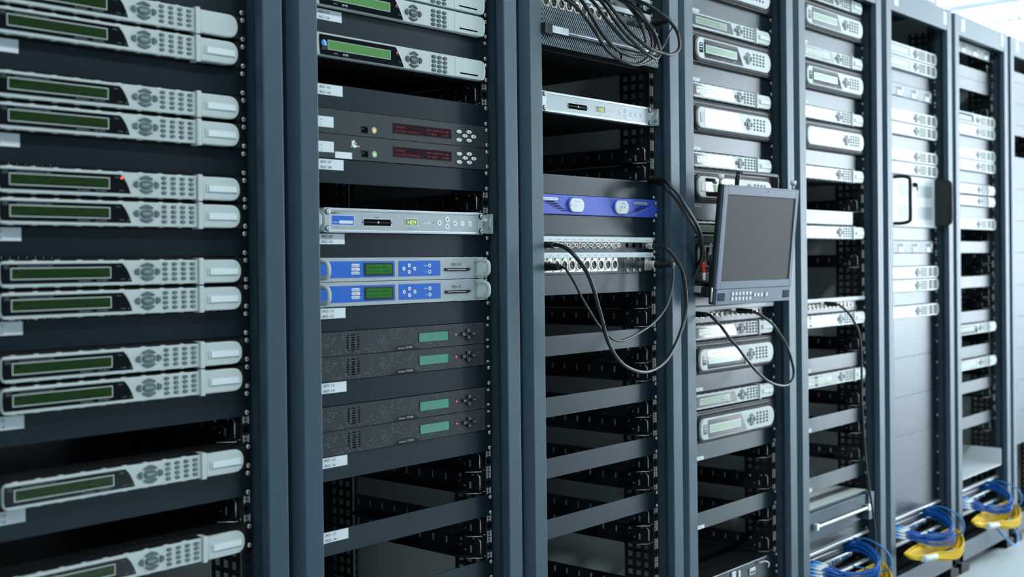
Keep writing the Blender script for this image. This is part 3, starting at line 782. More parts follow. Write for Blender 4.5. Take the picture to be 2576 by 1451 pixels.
def rack(i):
    x0 = RX[i]; t = thing('server_rack', ((x0 - 232.6) / 1000, 0, 0)); off = t.location.copy()
    dz = RZ[i]
    def add(b, name, label=None, par=None):
        o = b.build(name, par or t, label=label)
        o.location = (-off.x if par is None else 0, 0, 0); return o
    zb, zt = 42., 2046.
    for side in 'rl':
        b = MB().m('frame'); P = [(x0 + a, c) for a, c in profile(side)]
        A = [b.bm.verts.new(b.T(p[0], p[1], zb)) for p in P]; B = [b.bm.verts.new(b.T(p[0], p[1], zt)) for p in P]
        n = len(P)
        for k in range(n): b.bm.faces.new((A[k - 1], A[k], B[k], B[k - 1]))
        b.bm.faces.new(A); b.bm.faces.new(B)
        add(b, 'front_post')
        # rear post and its edge
        xx = x0 - 14 if side == 'r' else x0 - 465.2 + 2
        b = MB().m('frame').box(xx, xx + 12, 408, 411, 110, 1972)
        b.m('hole')
        for k in range(80): b.cyl(xx + 6, 0, .01, 0, 0, 3) if False else b.box(xx + 4, xx + 8, 407.6, 408, 120 + k * 22.2, 126 + k * 22.2)
        b.m('alu').box(xx - .5, xx + .8, 406.5, 412, 110, 1972)
        add(b, 'rear_post')
        # square punched side plates near the front
        px = x0 - 12 if side == 'r' else x0 - 455
        b = MB().m('rail'); z0 = 106.; z1 = 1972.
        for y in (8, 31, 55, 79): b.box(px, px + 1.5, y, y + 10, z0, z1)
        k = 0
        while z0 + k * 22.22 < z1: b.box(px + .05, px + 1.45, 8, 89, z0 + k * 22.22, z0 + k * 22.22 + 9); k += 1
        for y in (415, 438, 462, 486): b.box(px, px + 1.5, y, y + 10, z0, z1)
        b.box(px, px + 1.5, 496, 597, z0, z1)
        for q in range(k): b.box(px + .05, px + 1.45, 415, 496, z0 + q * 22.22, z0 + q * 22.22 + 9)
        add(b, 'punched_side_plate')
        # mounting rail flange with square holes
        fx = x0 - 9.5 if side == 'r' else x0 - 465.2 - 11
        b = MB().m('rail')
        b.box(fx, fx + 4.7, 3, 5, z0, z1).box(fx + 15.8, fx + 21, 3, 5, z0, z1)
        for n_ in range(42):
            zt_ = TOP0 + dz - n_ * U
            for v in (6.35, 22.2, 38.1):
                pass
            for a, c in ((-1.5, 1.6), (11.1, 17.4), (27.0, 33.3)): b.box(fx + 4.7, fx + 15.8, 3, 5, zt_ - c, zt_ - a)
        add(b, 'mounting_rail')
    b = MB().m('frame').box(x0 - 465.2 - 12, x0 + 12, -44, -22, 1972, zt, 1.5).box(x0 - 526, x0 + 61, -22, 600, zt - 3, zt)
    add(b, 'top_frame')
    b = MB().m('frame').box(x0 - 465.2 - 50, x0 + 50, -45, -10, 42, 110, 1.2); add(b, 'base_frame')
    b = MB().m('inside').box(x0 + 58, x0 + 60, 30, 598, 64, zt - 3); add(b, 'side_panel')
    b = MB().m('inside').box(x0 - 465.2 - 60, x0 - 465.2 - 58, 30, 598, 64, zt - 3); add(b, 'side_panel')
    b = MB().m('rail').box(x0 - 525, x0 - 485, 598, 600, 60, zt - 3).box(x0 + 20, x0 + 60, 598, 600, 60, zt - 3).box(x0 - 485, x0 + 20, 598, 600, 60, 90).box(x0 - 485, x0 + 20, 598, 600, zt - 33, zt - 3)
    for k in range(30): b.box(x0 - 485 + k * 17, x0 - 471 + k * 17, 598, 600, 90, zt - 33)
    add(b, 'rear_door')
    b = MB().m('rail').box(x0 - 525, x0 + 60, -10, 600, 60, 64); add(b, 'bottom_panel')
    for sx in (-480, 15):
        b = MB().m('black').prism([(x0 + sx - 28, 0), (x0 + sx + 60, 0), (x0 + sx + 52, 30), (x0 + sx - 10, 42), (x0 + sx - 20, 42)], 60, -48, 2); add(b, 'foot')
    if i >= 5:
        for a, c in ((-450, -416), (-24, 8)):
            b = MB().m('paper').box(x0 + a, x0 + c, -44.6, -44, 1990, 2036); add(b, 'sticker')
    for n_ in OPEN[i]:
        z = TOP0 + dz - n_ * U
        for L_ in (True, False):
            o = bpy.data.objects.new('support_rail', SUP[L_]); C.objects.link(o); o.parent = t; o.location = (.2326, 0, z / 1000)
    for n_ in NUTS[i]:
        z = TOP0 + dz - n_ * U
        for v in (6.35, 38.1):
            for sx in (0, -465.2):
                o = bpy.data.objects.new('cage_nut', NUT); C.objects.link(o); o.parent = t; o.location = ((232.6 + sx) / 1000, 0, (z - v) / 1000)
    lab = ['dark blue-grey rack holding the pale receivers with green displays, closest at left',
           'blue-grey rack with IRD stickers and two blue and silver decoders',
           'blue-grey rack with mostly empty lower bays and looping black cables',
           'grey rack behind the hanging flat monitor',
           'grey rack immediately right of the flat monitor, with a white box inside',
           'pale rack with wide plain panels and blue and yellow cords at its foot',
           'pale rack with many open bays, between the plain-panelled rack and the right edge',
           'brightly lit rack cut off by the right edge of the photo'][i]
    return tag(t, lab, 'server rack', None)
for i in range(8): rack(i)

# ------------------------------------------------------------------ first rack
G = 'one-unit receivers with end caps in the first rack'
pos = ['topmost', 'second', 'third', 'fourth', 'fifth', 'sixth', 'seventh', 'eighth', 'ninth from the top', 'lowest']
ns = [9, 10, 12, 13, 15, 16, 18, 19, 21, 22, 25, 28]
words = ['upper receiver of the topmost pair, its end cap without a white slip', 'lower receiver of the topmost pair',
         'upper receiver of the second pair', 'lower receiver of the second pair', 'upper receiver of the middle pair, with a glowing red light',
         'lower receiver of the middle pair', 'upper receiver of the fourth pair', 'lower receiver of the fourth pair',
         'upper receiver of the lowest pair', 'lower receiver of the lowest pair',
         'single receiver under the first empty bay', 'lowest receiver, cut off by the bottom edge']
ns = [9, 10, 12 + 0, 13, 15, 16, 18, 19, 21, 22, 25, 28]
ns = [9, 10, 12, 13, 15, 16, 18, 19, 21, 22, 25, 28]
def r1(k): return k + 17
ks = [-7, -8, -5, -4, -2, -1, 1, 2, 4, 5, 8, 11]
for k, w_ in zip(ks, ['lower of topmost pair', 'upper of topmost pair, without a white slip', 'upper of second pair from the top', 'lower of second pair from the top',
                      'upper of third pair, red light glowing', 'lower of third pair from the top', 'upper of fourth pair from the top', 'lower of fourth pair from the top',
                      'upper of lowest pair', 'lower of lowest pair', 'single one between the two empty bays', 'lowest one, cut off by the bottom edge']):
    last = use('receiver_red' if k == -2 else 'receiver', 0, r1(k), 1, 'pale receiver with green display in first rack, ' + w_, 'receiver', G)
    if k == -8:
        for o in [q for q in bpy.data.objects if q.name.startswith('name_slot') and q.parent and q.parent.parent and q.parent.parent == last]: bpy.data.objects.remove(o)
for k, a, b, w_ in ((-9, '03', '04', 'at the very top edge of the photo'), (-6, '05', '06', 'under the topmost receiver pair'), (-3, '07', '08', 'under the second receiver pair'), (0, '09', '10', 'under the third receiver pair'),
                (3, '11', '12', 'under the fourth receiver pair'), (6, '13', '14', 'under the lowest receiver pair'), (9, '15', '16', 'under the single receiver between empty bays'), (12, '17', '18', 'below the bottom receiver')):
    if k < 12: blank(0, r1(k), 'black blanking plate in the first rack, ' + w_, sticker=('IRD ' + a, 'IRD ' + b))

# ------------------------------------------------------------------ second rack
use('door_receiver', 1, r1(-11), 1, 'silver receiver with card slot at the top edge of second rack, upper of two touching', 'receiver')
use('door_receiver', 1, r1(-10), 1, 'silver receiver with green display just above the IRD 03 sticker', 'receiver')
use('door_receiver', 1, r1(-8), 1, 'silver receiver with green display between the IRD 03 and IRD 05 panels', 'receiver')
use('grey1', 1, r1(-5), 1, 'dark grey decoder with amber light and dim red display, upper of two', 'decoder')
use('grey2', 1, r1(-4), 1, 'dark grey decoder with green light and torn white sticker, lower of two', 'decoder')
use('channel_blue', 1, r1(-1), 1, 'silver decoder with H09 display and blue sticker in second rack', 'decoder')
use('blue_decoder', 1, r1(1), 1, 'silver PRD-101 decoder with blue overlays, upper of two', 'decoder')
use('blue_decoder', 1, r1(2), 1, 'silver PRD-101 decoder with blue overlays, lower of two', 'decoder')
for k, w_ in ((4, 'topmost of four'), (5, 'second of four, directly above the IRD 13 sticker'), (7, 'third of four, directly below the IRD 13 panel'), (8, 'lowest of four, above the IRD 15 sticker')):
    use('speckled', 1, r1(k), 1, 'speckled black Receiver TT1220 with teal display, ' + w_, 'receiver')
B2 = {-9: 'black blanking plate between the topmost silver receivers, stickered IRD 03 IRD 04', -6: 'black blanking plate just above the two dark decoders, stickered IRD 05 IRD 06', -3: 'black blanking plate just below the two dark decoders, stickered IRD 07 IRD 08',
      0: 'black blanking plate under the H09 decoder, stickered IRD 09 IRD 10', 3: 'black blanking plate under the blue and silver decoders, stickered IRD 11 IRD 12', 6: 'black blanking plate between the two speckled pairs, stickered IRD 13 IRD 14',
      9: 'black blanking plate under the lowest speckled receiver, stickered IRD 15 IRD 16', 12: 'black blanking plate between two empty bays, stickered IRD 17 IRD 18', 15: 'black blanking plate at the foot of second rack, below the last empty bay'}
for k, a, b in ((-9, '03', '04'), (-6, '05', '06'), (-3, '07', '08'), (0, '09', '10'), (3, '11', '12'), (6, '13', '14'), (9, '15', '16'), (12, '17', '18'), (15, '19', '20')):
    blank(1, r1(k), B2[k], sticker=('IRD ' + a, 'IRD ' + b))

# ------------------------------------------------------------------ third rack
use('bnc_panel', 2, r1(-13), 1, 'coaxial socket patch panel at the top edge of third rack', 'patch bay')
use('xlr_panel', 2, r1(-12), 1, 'patch panel with round microphone sockets above the ribbed black unit', 'patch bay')
use('channel_plain', 2, r1(-7), 1, 'silver decoder with card slot in third rack, below the ribbed unit', 'decoder')
use('blue_unit', 2, r1(-2), 1, 'bright blue unit with two white badges in third rack', 'server')
use('bnc_panel', 2, r1(0), 1, 'coaxial socket patch panel under the bright blue unit', 'patch bay')
use('xlr_panel', 2, r1(1), 1, 'patch panel with round microphone sockets below the blue unit', 'patch bay')
for k, w_ in ((-3, 'directly above the bright blue unit'), (-1, 'directly below the bright blue unit'), (2, 'directly below the microphone socket patch panel'), (5, 'behind the crossing of the two looped cables'),
              (8, 'touched by the bottom of the long cable loop'), (11, 'third from the bottom'), (14, 'lowest in view')):
    blank(2, r1(k), 'black blanking plate in third rack, ' + w_)

# ribbed two unit amplifier
t = thing('ribbed_amplifier', slot(2, r1(-11), 2)); H = 2 * U - .8
b = MB(H).m('black').box(0, PW, -3, 2, 0, H).box(24, 456, 2, 420, 1, H - 1).box(14, 440, -40, -3, 2, H - 2); b.build('chassis', t)
b = MB(H).m('rib')
for k in range(-8, 66):
    u = 4 + k * 6.6
    if u + 38 > 462: top_u = 462
    a0, a1 = u - 12, u + 30
    def clip(v0, v1, lo, hi):
        # a slanting rib from (u at v1) to (u+slope at v0), clipped to lo..hi
        s_ = 56.; pts = []
        ua, ub = u + s_ * (1 - v0 / H), u + s_ * (1 - v1 / H)
        f_ = lambda lim: H * (1 - (lim - u) / s_)
        if ub < lo: v1 = min(v1, f_(lo))
        if ua > hi: v0 = max(v0, f_(hi))
        if v1 - v0 < 1.5: return
        ua, ub = u + s_ * (1 - v0 / H), u + s_ * (1 - v1 / H)
        b.prism([(ua, v0), (ua + 2.0, v0), (ub + 2.0, v1), (ub, v1)], -39, -42)
    clip(2, 47, 1, 440); clip(59, H - 2, 1, 284)
    if u > 290: clip(59, H - 2, 342, 440)
b.build('ribbed_grille', t)
b = MB(H).m('frame').box(4, 436, -49, -40, 47, 59, 1.2).m('alu').box(84, 432, -50.2, -49, 52, 54.5); bb = b.build('centre_bar', t)
MB(H).m('paper').box(28, 84, -50, -49, 44, 59).build('sticker', bb)
MB(H).m('darkgrey').box(2, 27, -52, -40, 41, 63, 1).build('bar_end', bb)
MB(H).m('panel').box(288, 340, -44, -38, 62, H - 2).build('latch_recess', t)
MB(H).m('nickel').cyl(452, 66, 5, -3, -12, 16, dome=3).build('knob', t)
tag(t, 'black two-unit amplifier with slanting ribs and white sticker in third rack', 'amplifier')

# ------------------------------------------------------------------ fourth rack (slot number = k + 3)
def r4(k): return k + 3
D4 = dict(dx=-9, dy=4)
for k, w_ in ((1, 'topmost'), (5, 'second from the top'), (9, 'just above the monitor handle'), (13, 'hidden behind the monitor'), (19, 'under the coaxial patch panel'), (23, 'lowest')):
    use('receiver_pale', 3, r4(k), 1, 'slim pale receiver with capped end in fourth rack, ' + w_, 'receiver', 'slim pale receivers in the fourth rack', **D4)
for k, w_ in ((-2, 'at the top edge of the photo'), (2, 'first one from the top'), (6, 'second one from the top'), (10, 'partly hidden by the monitor handle'), (14, 'hidden behind the monitor'), (20, 'upper of the two below the monitor'), (24, 'lowest of the two below the monitor')):
    use('big_receiver', 3, r4(k), 2, 'tall receiver with punched surround in fourth rack, ' + w_, 'receiver', 'tall pill-fronted receivers in the fourth rack')
use('bnc_plain', 3, r4(18), 1, 'coaxial patch panel with white strip just below the flat monitor', 'patch bay')
st = (31, 68, 33.5, 43)
for k, w_ in ((0, 'topmost'), (4, 'second from the top'), (8, 'third from the top'), (12, 'behind the monitor, upper'), (16, 'behind the monitor, beside the red plug'), (22, 'between the two receiver pairs below the monitor'),
              (26, 'under the lowest tall receiver'), (30, 'alone between the empty bays'), (-3, 'above the photo edge')):
    if k >= 0: blank(3, r4(k), 'grey-looking blanking plate in fourth rack, ' + w_, small=(62, 100, 33, 42) if k != 12 else (62, 100, 1, 10))
blank(3, r4(17), 'black panel carrying the monitor bracket, behind the monitor foot')

t = thing('network_switch', slot(3, r4(34), 2)); H = 2 * U - .8
MB(H).m('panel').box(0, PW, -2, 2, 0, H, .6).m('black').box(24, 456, 2, 260, 1, H - 1).m('alu').box(16, 420, -3, -2, 0, 2).build('chassis', t)
for u, v, w_ in ((228, 7, 20), (262, 10, 10), (130, 20, 22), (322, 17, 30)):
    b = MB(H).m('white').box(u, u + w_, -6, -2, v, v + 18, 1); 
    if w_ == 30:
        b.m('hole')
        for q in range(3): b.box(u + 4 + q * 8.5, u + 10 + q * 8.5, -6.2, -6, v + 8, v + 15)
    b.build('socket', t)
MB(H).m('redink').text('ARTEL', 386, 8, 5, -2.2, w=22).build('printed_text', t)
MB(H).m('white').tube([(372, -6, 10), (384, -18, 6), (398, -22, 14), (400, -18, 26)], 2, 8, 4).build('lead', t)
screws(t, 2, [(474, 6.5), (474, 38), (474, 55), (474, 82)], -2)
tag(t, 'black network device with white sockets at the foot of fourth rack', 'network device')

# ------------------------------------------------------------------ fifth rack
for k, w_ in ((-3, 'topmost, at the photo edge'), (1, 'second from the top'), (5, 'third from the top'), (9, 'fourth from the top, above empty bay'), (13, 'under the white box'), (19, 'under the coaxial patch panel'), (23, 'lowest')):
    use('receiver_pale', 4, r4(k), 1, 'slim pale receiver with capped end in fifth rack, ' + w_, 'receiver', 'slim pale receivers in the fifth rack', **D4)
for k, w_ in ((-2, 'topmost of three'), (2, 'middle of three'), (6, 'lowest of three')):
    use('big_receiver', 4, r4(k), 2, 'tall receiver with punched surround in fifth rack, ' + w_, 'receiver', 'tall pill-fronted receivers in the fifth rack')
use('bnc_plain', 4, r4(18), 1, 'coaxial patch panel with white strip in fifth rack', 'patch bay')
for k, w_ in ((0, 'topmost'), (4, 'second from the top'), (8, 'third from the top'), (22, 'under the patch panel gap, fourth from the top'), (26, 'above the lower empty bays'), (30, 'lowest, above the grille-fronted amplifier')):
    blank(4, r4(k), 'plain blanking plate in fifth rack, ' + w_, small=(64, 102, 30, 41))
t = thing('white_box', slot(4, r4(12), 1)); H = H1
MB(H).m('white').box(60, 395, 0, 210, 0, H - .6, 1.5).build('case', t); MB(H).m('silver').box(62, 393, -2, 0, 1.5, H - 2, .6).build('front_plate', t)
tag(t, 'plain white box lying on a receiver in fifth rack', 'box')
t = thing('grille_amplifier', slot(4, r4(32), 2)); H = 2 * U - .8
MB(H).m('zinc').box(24, 456, -10, 330, 0, H).m('inside').box(24, 456, -12, 330, -.8, 0).build('chassis', t)
b = MB(H).m('meshfine').box(2, 410, -28, -10, 5, 57, 1.2).box(2, 318, -28, -10, 57, 90, 1.2).m('amp').box(422, 462, -34, -2, 2, 88, 1).box(2, 462, -12, 0, 2, 57); b.build('grille', t)
MB(H).m('alu').box(58, 408, -40, -30, 42, 50, 2).m('nickel').box(404, 422, -42, -28, 36, 56, 2).box(50, 66, -42, -28, 36, 56, 2).build('centre_bar', t)
tag(t, 'dark teal amplifier with fine grille and pale centre bar in fifth rack', 'amplifier')
blank(4, r4(34), 'plain dark panel directly below the teal amplifier', h=1)

# ------------------------------------------------------------------ sixth rack (slot = k + 23)
def r6(k): return k + 23
for k, w_ in ((-21, 'upper of topmost pair'), (-20, 'lower of topmost pair'), (-16, 'upper of second pair'), (-15, 'lower of second pair'), (-13, 'upper of pair above the handled server'), (-12, 'lower of pair above the handled server'),
              (-4, 'upper of pair below the handled server'), (-3, 'lower of pair below the handled server'), (-1, 'single one above the plain panels')):
    use('vent_receiver', 5, r6(k), 1, 'pale receiver with vent slots in sixth rack, ' + w_, 'receiver', 'vented receivers in the sixth rack')
for k, w_ in ((-19, 'topmost'), (-17, 'under the upper tag strip'), (-14, 'between two receiver pairs'), (-7, 'under the handled server'), (-5, 'under the lower tag strip'), (-2, 'above the lowest receiver')):
    blank(5, r6(k), 'narrow plain panel in sixth rack, ' + w_)
use('tag_strip', 5, r6(-18), 1, 'pale strip with hanging tags near the top of sixth rack', 'tag strip')
use('tag_strip', 5, r6(-6), 1, 'pale strip with hanging tags under the handled server', 'tag strip')
for q, w_ in enumerate(('topmost of five', 'second of five', 'middle of five', 'fourth of five', 'lowest of five')):
    blank(5, r6(q * 3), 'wide plain panel in lower sixth rack, ' + w_, h=3)
t = thing('handled_server', slot(5, r6(-11), 4)); H = 4 * U - .8
MB(H).m('white').box(14, 462, -10, 2, 0, H, 3).m('black').box(24, 456, 2, 420, 1, H - 1).build('chassis', t)
for (a, b_, c, d) in ((121, 234, 28, 72), (284, 416, 31, 72), (121, 234, 104, 148), (284, 416, 104, 148)):
    g = MB(H).m('silver2')
    u = a
    while u < b_: g.box(u, u + 2.4, -10.6, -10, c, d); u += 5.2
    g.build('vent', t)
MB(H).m('black').cyl(256, 30, 8, -10, -20, 16, c=2).box(254, 258, -24, -20, 26, 50).build('lock_key', t)
for u in (88, 448):
    h = MB(H).m('blackplastic').tube([(u, -8, 10), (u, -40, 10), (u, -62, 16), (u, -66, 30), (u, -66, 88), (u, -66, 146), (u, -62, 160), (u, -40, 166), (u, -8, 166)], 6, 10, 3)
    h.box(u - 5, u + 5, -60, -10, 12, 164) if u > 400 else None
    h.build('handle', t)
tag(t, 'tall white server with black handles and four vent areas in sixth rack', 'server')

# ------------------------------------------------------------------ seventh rack
use('tag_strip', 6, 0, 1, 'pale strip with hanging tags at the top of seventh rack', 'tag strip')
for n_, w_ in ((6, 'upper of pair at the top'), (7, 'lower of pair at the top'), (9, 'upper of second pair'), (10, 'lower of second pair'), (15, 'single one below the capped pair')):
    use('vent_receiver', 6, n_, 1, 'pale receiver with vent slots in seventh rack, ' + w_, 'receiver', 'vented receivers in the seventh rack')
for n_, w_ in ((12, 'upper of touching pair'), (13, 'lower of touching pair'), (24, 'upper single one'), (27, 'lowest')):
    use('receiver_pale', 6, n_, 1, 'slim pale receiver with capped end in seventh rack, ' + w_, 'receiver', 'slim pale receivers in the seventh rack', dx=-4, dy=4)
for n_, w_ in ((2, 'upper of touching pair near the top'), (3, 'lower of touching pair near the top'), (8, 'between two receiver pairs'), (11, 'above the capped receiver pair'), (14, 'below the capped receiver pair'), (17, 'first below the dark gap'),
               (20, 'between two tall dark bays'), (23, 'above the first single capped receiver'), (26, 'above the lowest receiver'), (29, 'second from the bottom'), (32, 'lowest, above the tray')):
    blank(6, n_, 'plain panel in seventh rack, ' + w_)
t = thing('pull_out_tray', slot(6, 35, 2)); H = 2 * U - .8
MB(H).m('white').box(24, 456, -30, 380, H - 6, H - 2, 1).box(24, 456, 300, 304, 4, H - 6).box(452, 456, -30, 300, 20, H - 6).build('tray_plate', t)
tag(t, 'pale empty tray low in the seventh rack', 'tray')

# rack cut by the right edge
for n_, h_, w_ in ((1, 1, 'topmost'), (2, 2, 'second from the top'), (4, 2, 'third from the top'), (6, 1, 'just above the dark opening'), (9, 3, 'just below the dark opening'), (12, 3, 'in the brightest area'), (15, 3, 'below the brightest area'), (18, 3, 'at mid height'), (21, 3, 'just below mid height'),
                   (24, 3, 'fourth from the bottom'), (27, 3, 'third from the bottom'), (30, 3, 'second from the bottom'), (33, 3, 'lowest')):
    blank(7, n_, 'bright plain panel in the rack at right edge, ' + w_, h=h_)

# ------------------------------------------------------------------ fibre trays at the foot of racks five to seven
def fibre(r, nm):
    t = thing('fibre_patch_tray', ((RX[r] - 474 + PW / 2) / 1000, 0, .105)); H = 175.
    b = MB(H)
    b.m('alu').box(0, PW, -8, 6, -4, 4, 1).box(0, PW, -6, 6, 88, 96, 1).m('zinc').box(24, 456, 4, 320, 170, 174).box(24, 456, 4, 320, 92, 95)
    b.m('panel').box(0, 12, -4, 2, 4, 172).box(470, PW, -4, 2, 4, 172); b.build('tray_body', t)
    b = MB(H).m('zinc').box(26, 454, 30, 34, 8, 86).m('alu').box(30, 450, 8, 14, 22, 27, 1).box(30, 450, 2, 8, 44, 50, 1)
    for k in range(16): b.m('cyanplug' if k % 3 else 'white').box(40 + k * 24, 52 + k * 24, 20, 30, 54, 70, 1)
    b.build('adapter_plate', t)
    tag(t, 'metal fibre patch tray at the foot of the %s' % nm, 'patch tray')
for r, nm in ((4, 'fifth rack'), (5, 'sixth rack'), (6, 'seventh rack')): fibre(r, nm)
BLUE = [(2865,10,256),(2855,-20,265),(2857,-45,265),(2845,-75,258),(2834,-100,244),(2822,-115,228),(2791,-120,213),(2763,-110,205),(2727,-95,205),(2681,-80,213),(2652,-65,223),(2620,-45,230)]
LOOP = [(2908,-10,276),(2868,-60,288),(2846,-100,286),(2838,-130,275),(2834,-150,258),(2847,-150,230),(2855,-140,211),(2885,-110,193),(2900,-60,185),(2890,0,190)]
YEL = [(2505,-90,193),(2709,-60,174),(2863,-50,160),(2952,-70,166),(2907,-110,163),(2858,-130,150),(2802,-130,142),(2695,-115,157),(2604,-100,168)]
rn = random.Random(11)
for r, nm in ((4, 'fifth'), (5, 'sixth'), (6, 'seventh')):
    dx = RX[r] - RX[5]
    for k in range(14):
        a = rn.uniform(-1, 1); c = rn.uniform(-1, 1); g = (k % 5 - 2) / 2.
        pts = [(x + dx + a * 5 + g * 9 * math.sin(i * .55), y + c * 5 - abs(g) * 8 * math.sin(i * .28), z + c * 8 + g * 10 - 3 * (i == 11) + (k // 5 - 1) * 7 * math.sin(i * .29)) for i, (x, y, z) in enumerate(BLUE)]
        pts[-1] = (2566 + dx + k * 5, -22 + (k % 3) * 5, 232 + (k % 3) * 10 + (k // 5) * 4); pts[-2] = (2622 + dx + k * 4, -60, 218 + (k % 3) * 8)
        t = thing('patch_cable')
        MB().m('bluecord').tube(pts, 2.6, 8, 4).build('cord', t)
        q = pts[-1]; p2 = pts[-2]
        d = Vector(q) - Vector(p2); d.normalize(); m_ = Vector(q) - d * 42
        MB().m('white').tube([tuple(m_), tuple(Vector(q) - d * 14)], 4.4, 8, 1).build('boot', t)
        MB().m('cyanplug').tube([tuple(Vector(q) - d * 16), (q[0] + d.x * 12, q[1] + d.y * 12, q[2])], 5.4, 6, 1).build('plug', t)
        tag(t, 'blue patch cable with white boot in the bunch at the foot of %s rack' % nm, 'patch cable', 'blue patch cords at the foot of the %s rack' % nm)
    t = MB().m('lightbluecord').tube([(x + dx, y, z) for x, y, z in LOOP], 2.8, 8, 5).build('patch_cable')
    tag(t, 'light blue cord in a wide loop standing out from the blue bunch at %s rack' % nm, 'patch cable')
    for k in range(16):
        g = (k % 8 - 3.5) / 3.5; hh = (k // 8) * 2 - 1
        cx, cy, cz = 2735 + dx, -95, 160
        wt = lambda x: max(0., min(1., (x - 2505) / 430.))
        pts = [(cx + (x + dx - cx) * (1 + g * .07) + rn.uniform(-3, 3), cy + (y - cy) * (1 + .25 * hh) + rn.uniform(-3, 3), cz + (z - cz) * (1 + g * .15) + g * (3 + 20 * wt(x)) + hh * (1 + 3 * wt(x))) for x, y, z in YEL]
        t = MB().m('yellowcord').tube(pts, 2.6, 8, 4, closed=True).build('patch_cable')
        tag(t, 'yellow cord wound in the coil at the foot of %s rack' % nm, 'patch cable', 'yellow patch cords at the foot of the %s rack' % nm)
    t = MB().m('paper').tube([(2590 + dx, -108, 168), (2640 + dx, -112, 163), (2680 + dx, -115, 160)], 11, 10, 2).build('paper_wrap')
    tag(t, 'white paper sleeve wrapped round the yellow coil at %s rack' % nm, 'label')
L7 = [(3411,-70,115),(3425,-90,85),(3462,-100,57),(3504,-100,39),(3546,-100,36),(3569,-95,50),(3573,-85,81),(3591,-70,97)]
t = MB().m('lightbluecord').tube(L7, 4, 8, 5).build('patch_cable'); tag(t, 'thick light blue cord sagging in front of the seventh rack base', 'patch cable')

# ------------------------------------------------------------------ black cables
def cable(name, pts, r, label, boots=(), cat='cable', m='cable'):
    t = thing(name, (pts[0][0] / 1000, pts[0][1] / 1000, pts[0][2] / 1000)); o = t.location
    b = MB().m(m).tube([(x - o.x * 1000, y - o.y * 1000, z - o.z * 1000) for x, y, z in pts], r, 12, 6); b.build('lead', t)
    for (p, q, r1_, r2_, mm) in boots:
        b = MB().m(mm); P = [tuple(p[i] + (q[i] - p[i]) * s_ - o[i] * 1000 for i in range(3)) for s_ in (0, .15, .3, .5, .7, .85, 1)]
        b.tube(P, r1_, 14, 1, taper=lambda s_: r1_ + (r2_ - r1_) * max(0, s_ - .3) / .7); b.build('plug', t)
    return tag(t, label, cat)
A = [(756,-18,1196),(763,-45,1196),(758,-70,1193),(755,-95,1182),(760,-110,1166),(772,-120,1145),(782,-125,1125),(798,-125,1097),(810,-125,1068),(824,-125,1037),(835,-125,1007),(850,-125,980),(876,-125,951),(920,-120,927),(985,-115,910),(1045,-110,912),(1101,-105,930),(1147,-98,960),(1190,-90,1000),(1210,-88,1036),(1216,-85,1071),(1218,-80,1106),(1211,-75,1141),(1190,-68,1170),(1177,-60,1187),(1176,-45,1194),(1178,-22,1195)]
cable('video_cable', A, 4.3, 'thick black cable hanging in the longest loop across the third rack', [(A[0], A[1], 7, 6, 'blackplastic'), ((1178,-14,1195), (1177,-46,1194), 6.5, 5, 'blackplastic'), ((1178,-4,1195), (1178,-18,1195), 7.2, 7.2, 'nickel')])
A = [(768,-5,1151),(753,-75,1148),(753,-90,1138),(764,-100,1113),(782,-105,1082),(803,-108,1055),(825,-110,1029),(850,-110,1007),(868,-110,998),(885,-110,989),(915,-108,984),(951,-105,988),(1000,-100,998),(1051,-95,1012),(1098,-90,1032),(1132,-88,1059),(1155,-85,1095),(1166,-82,1124),(1170,-78,1144),(1176,-70,1150),(1176,-20,1150)]
cable('microphone_cable', A, 2.8, 'thin black cable in the shorter loop below the microphone socket panel', [((764,-2,1151), (753,-70,1148), 10, 6, 'blackplastic'), ((1176,-22,1150), (1176,-78,1150), 9.5, 4.5, 'blackplastic'), ((1176,-3,1150), (1176,-26,1150), 10.5, 10, 'nickel')])
B0 = [(1238,60,1357),(1201,12,1359),(1170,-50,1356),(1166,-72,1343),(1180,-86,1321),(1209,-90,1291),(1240,-90,1266),(1275,-85,1240),(1296,-80,1211),(1306,-76,1184)]
for k, (dx, dz, dy, w_) in enumerate(((0, 0, 0, 'uppermost'), (-9, -7, -7, 'middle'), (6, -14, 6, 'lowest'))):
    pts = [(x + dx * (i / 9), y + dy, z + dz) for i, (x, y, z) in enumerate(B0)]
    if k == 0: pts += [(1312,-74,1151)]
    if k == 1: pts += [(1304,-70,1150), (1310,-40,1110), (1318,-10,1085)]
    if k == 2: pts += [(1326,-50,1150), (1345,-10,1130)]
    cable('black_cable', pts, 3.9, 'black cable arching from third to fourth rack, %s of three' % w_ + (', ending in the red plug' if k == 0 else ''), [((1312,-74,1155), (1315,-74,1128), 5, 5, 'red'), ((1315,-74,1128), (1316,-74,1110), 5.5, 4, 'nickel')] if k == 0 else [])
cable('green_cable', [(1398,-42,1176),(1392,-46,1136),(1395,-42,1096),(1408,-36,1065)], 3.2, 'green cable with white boot behind the monitor edge', [((1403,-42,1202), (1397,-43,1172), 3, 5, 'white')])
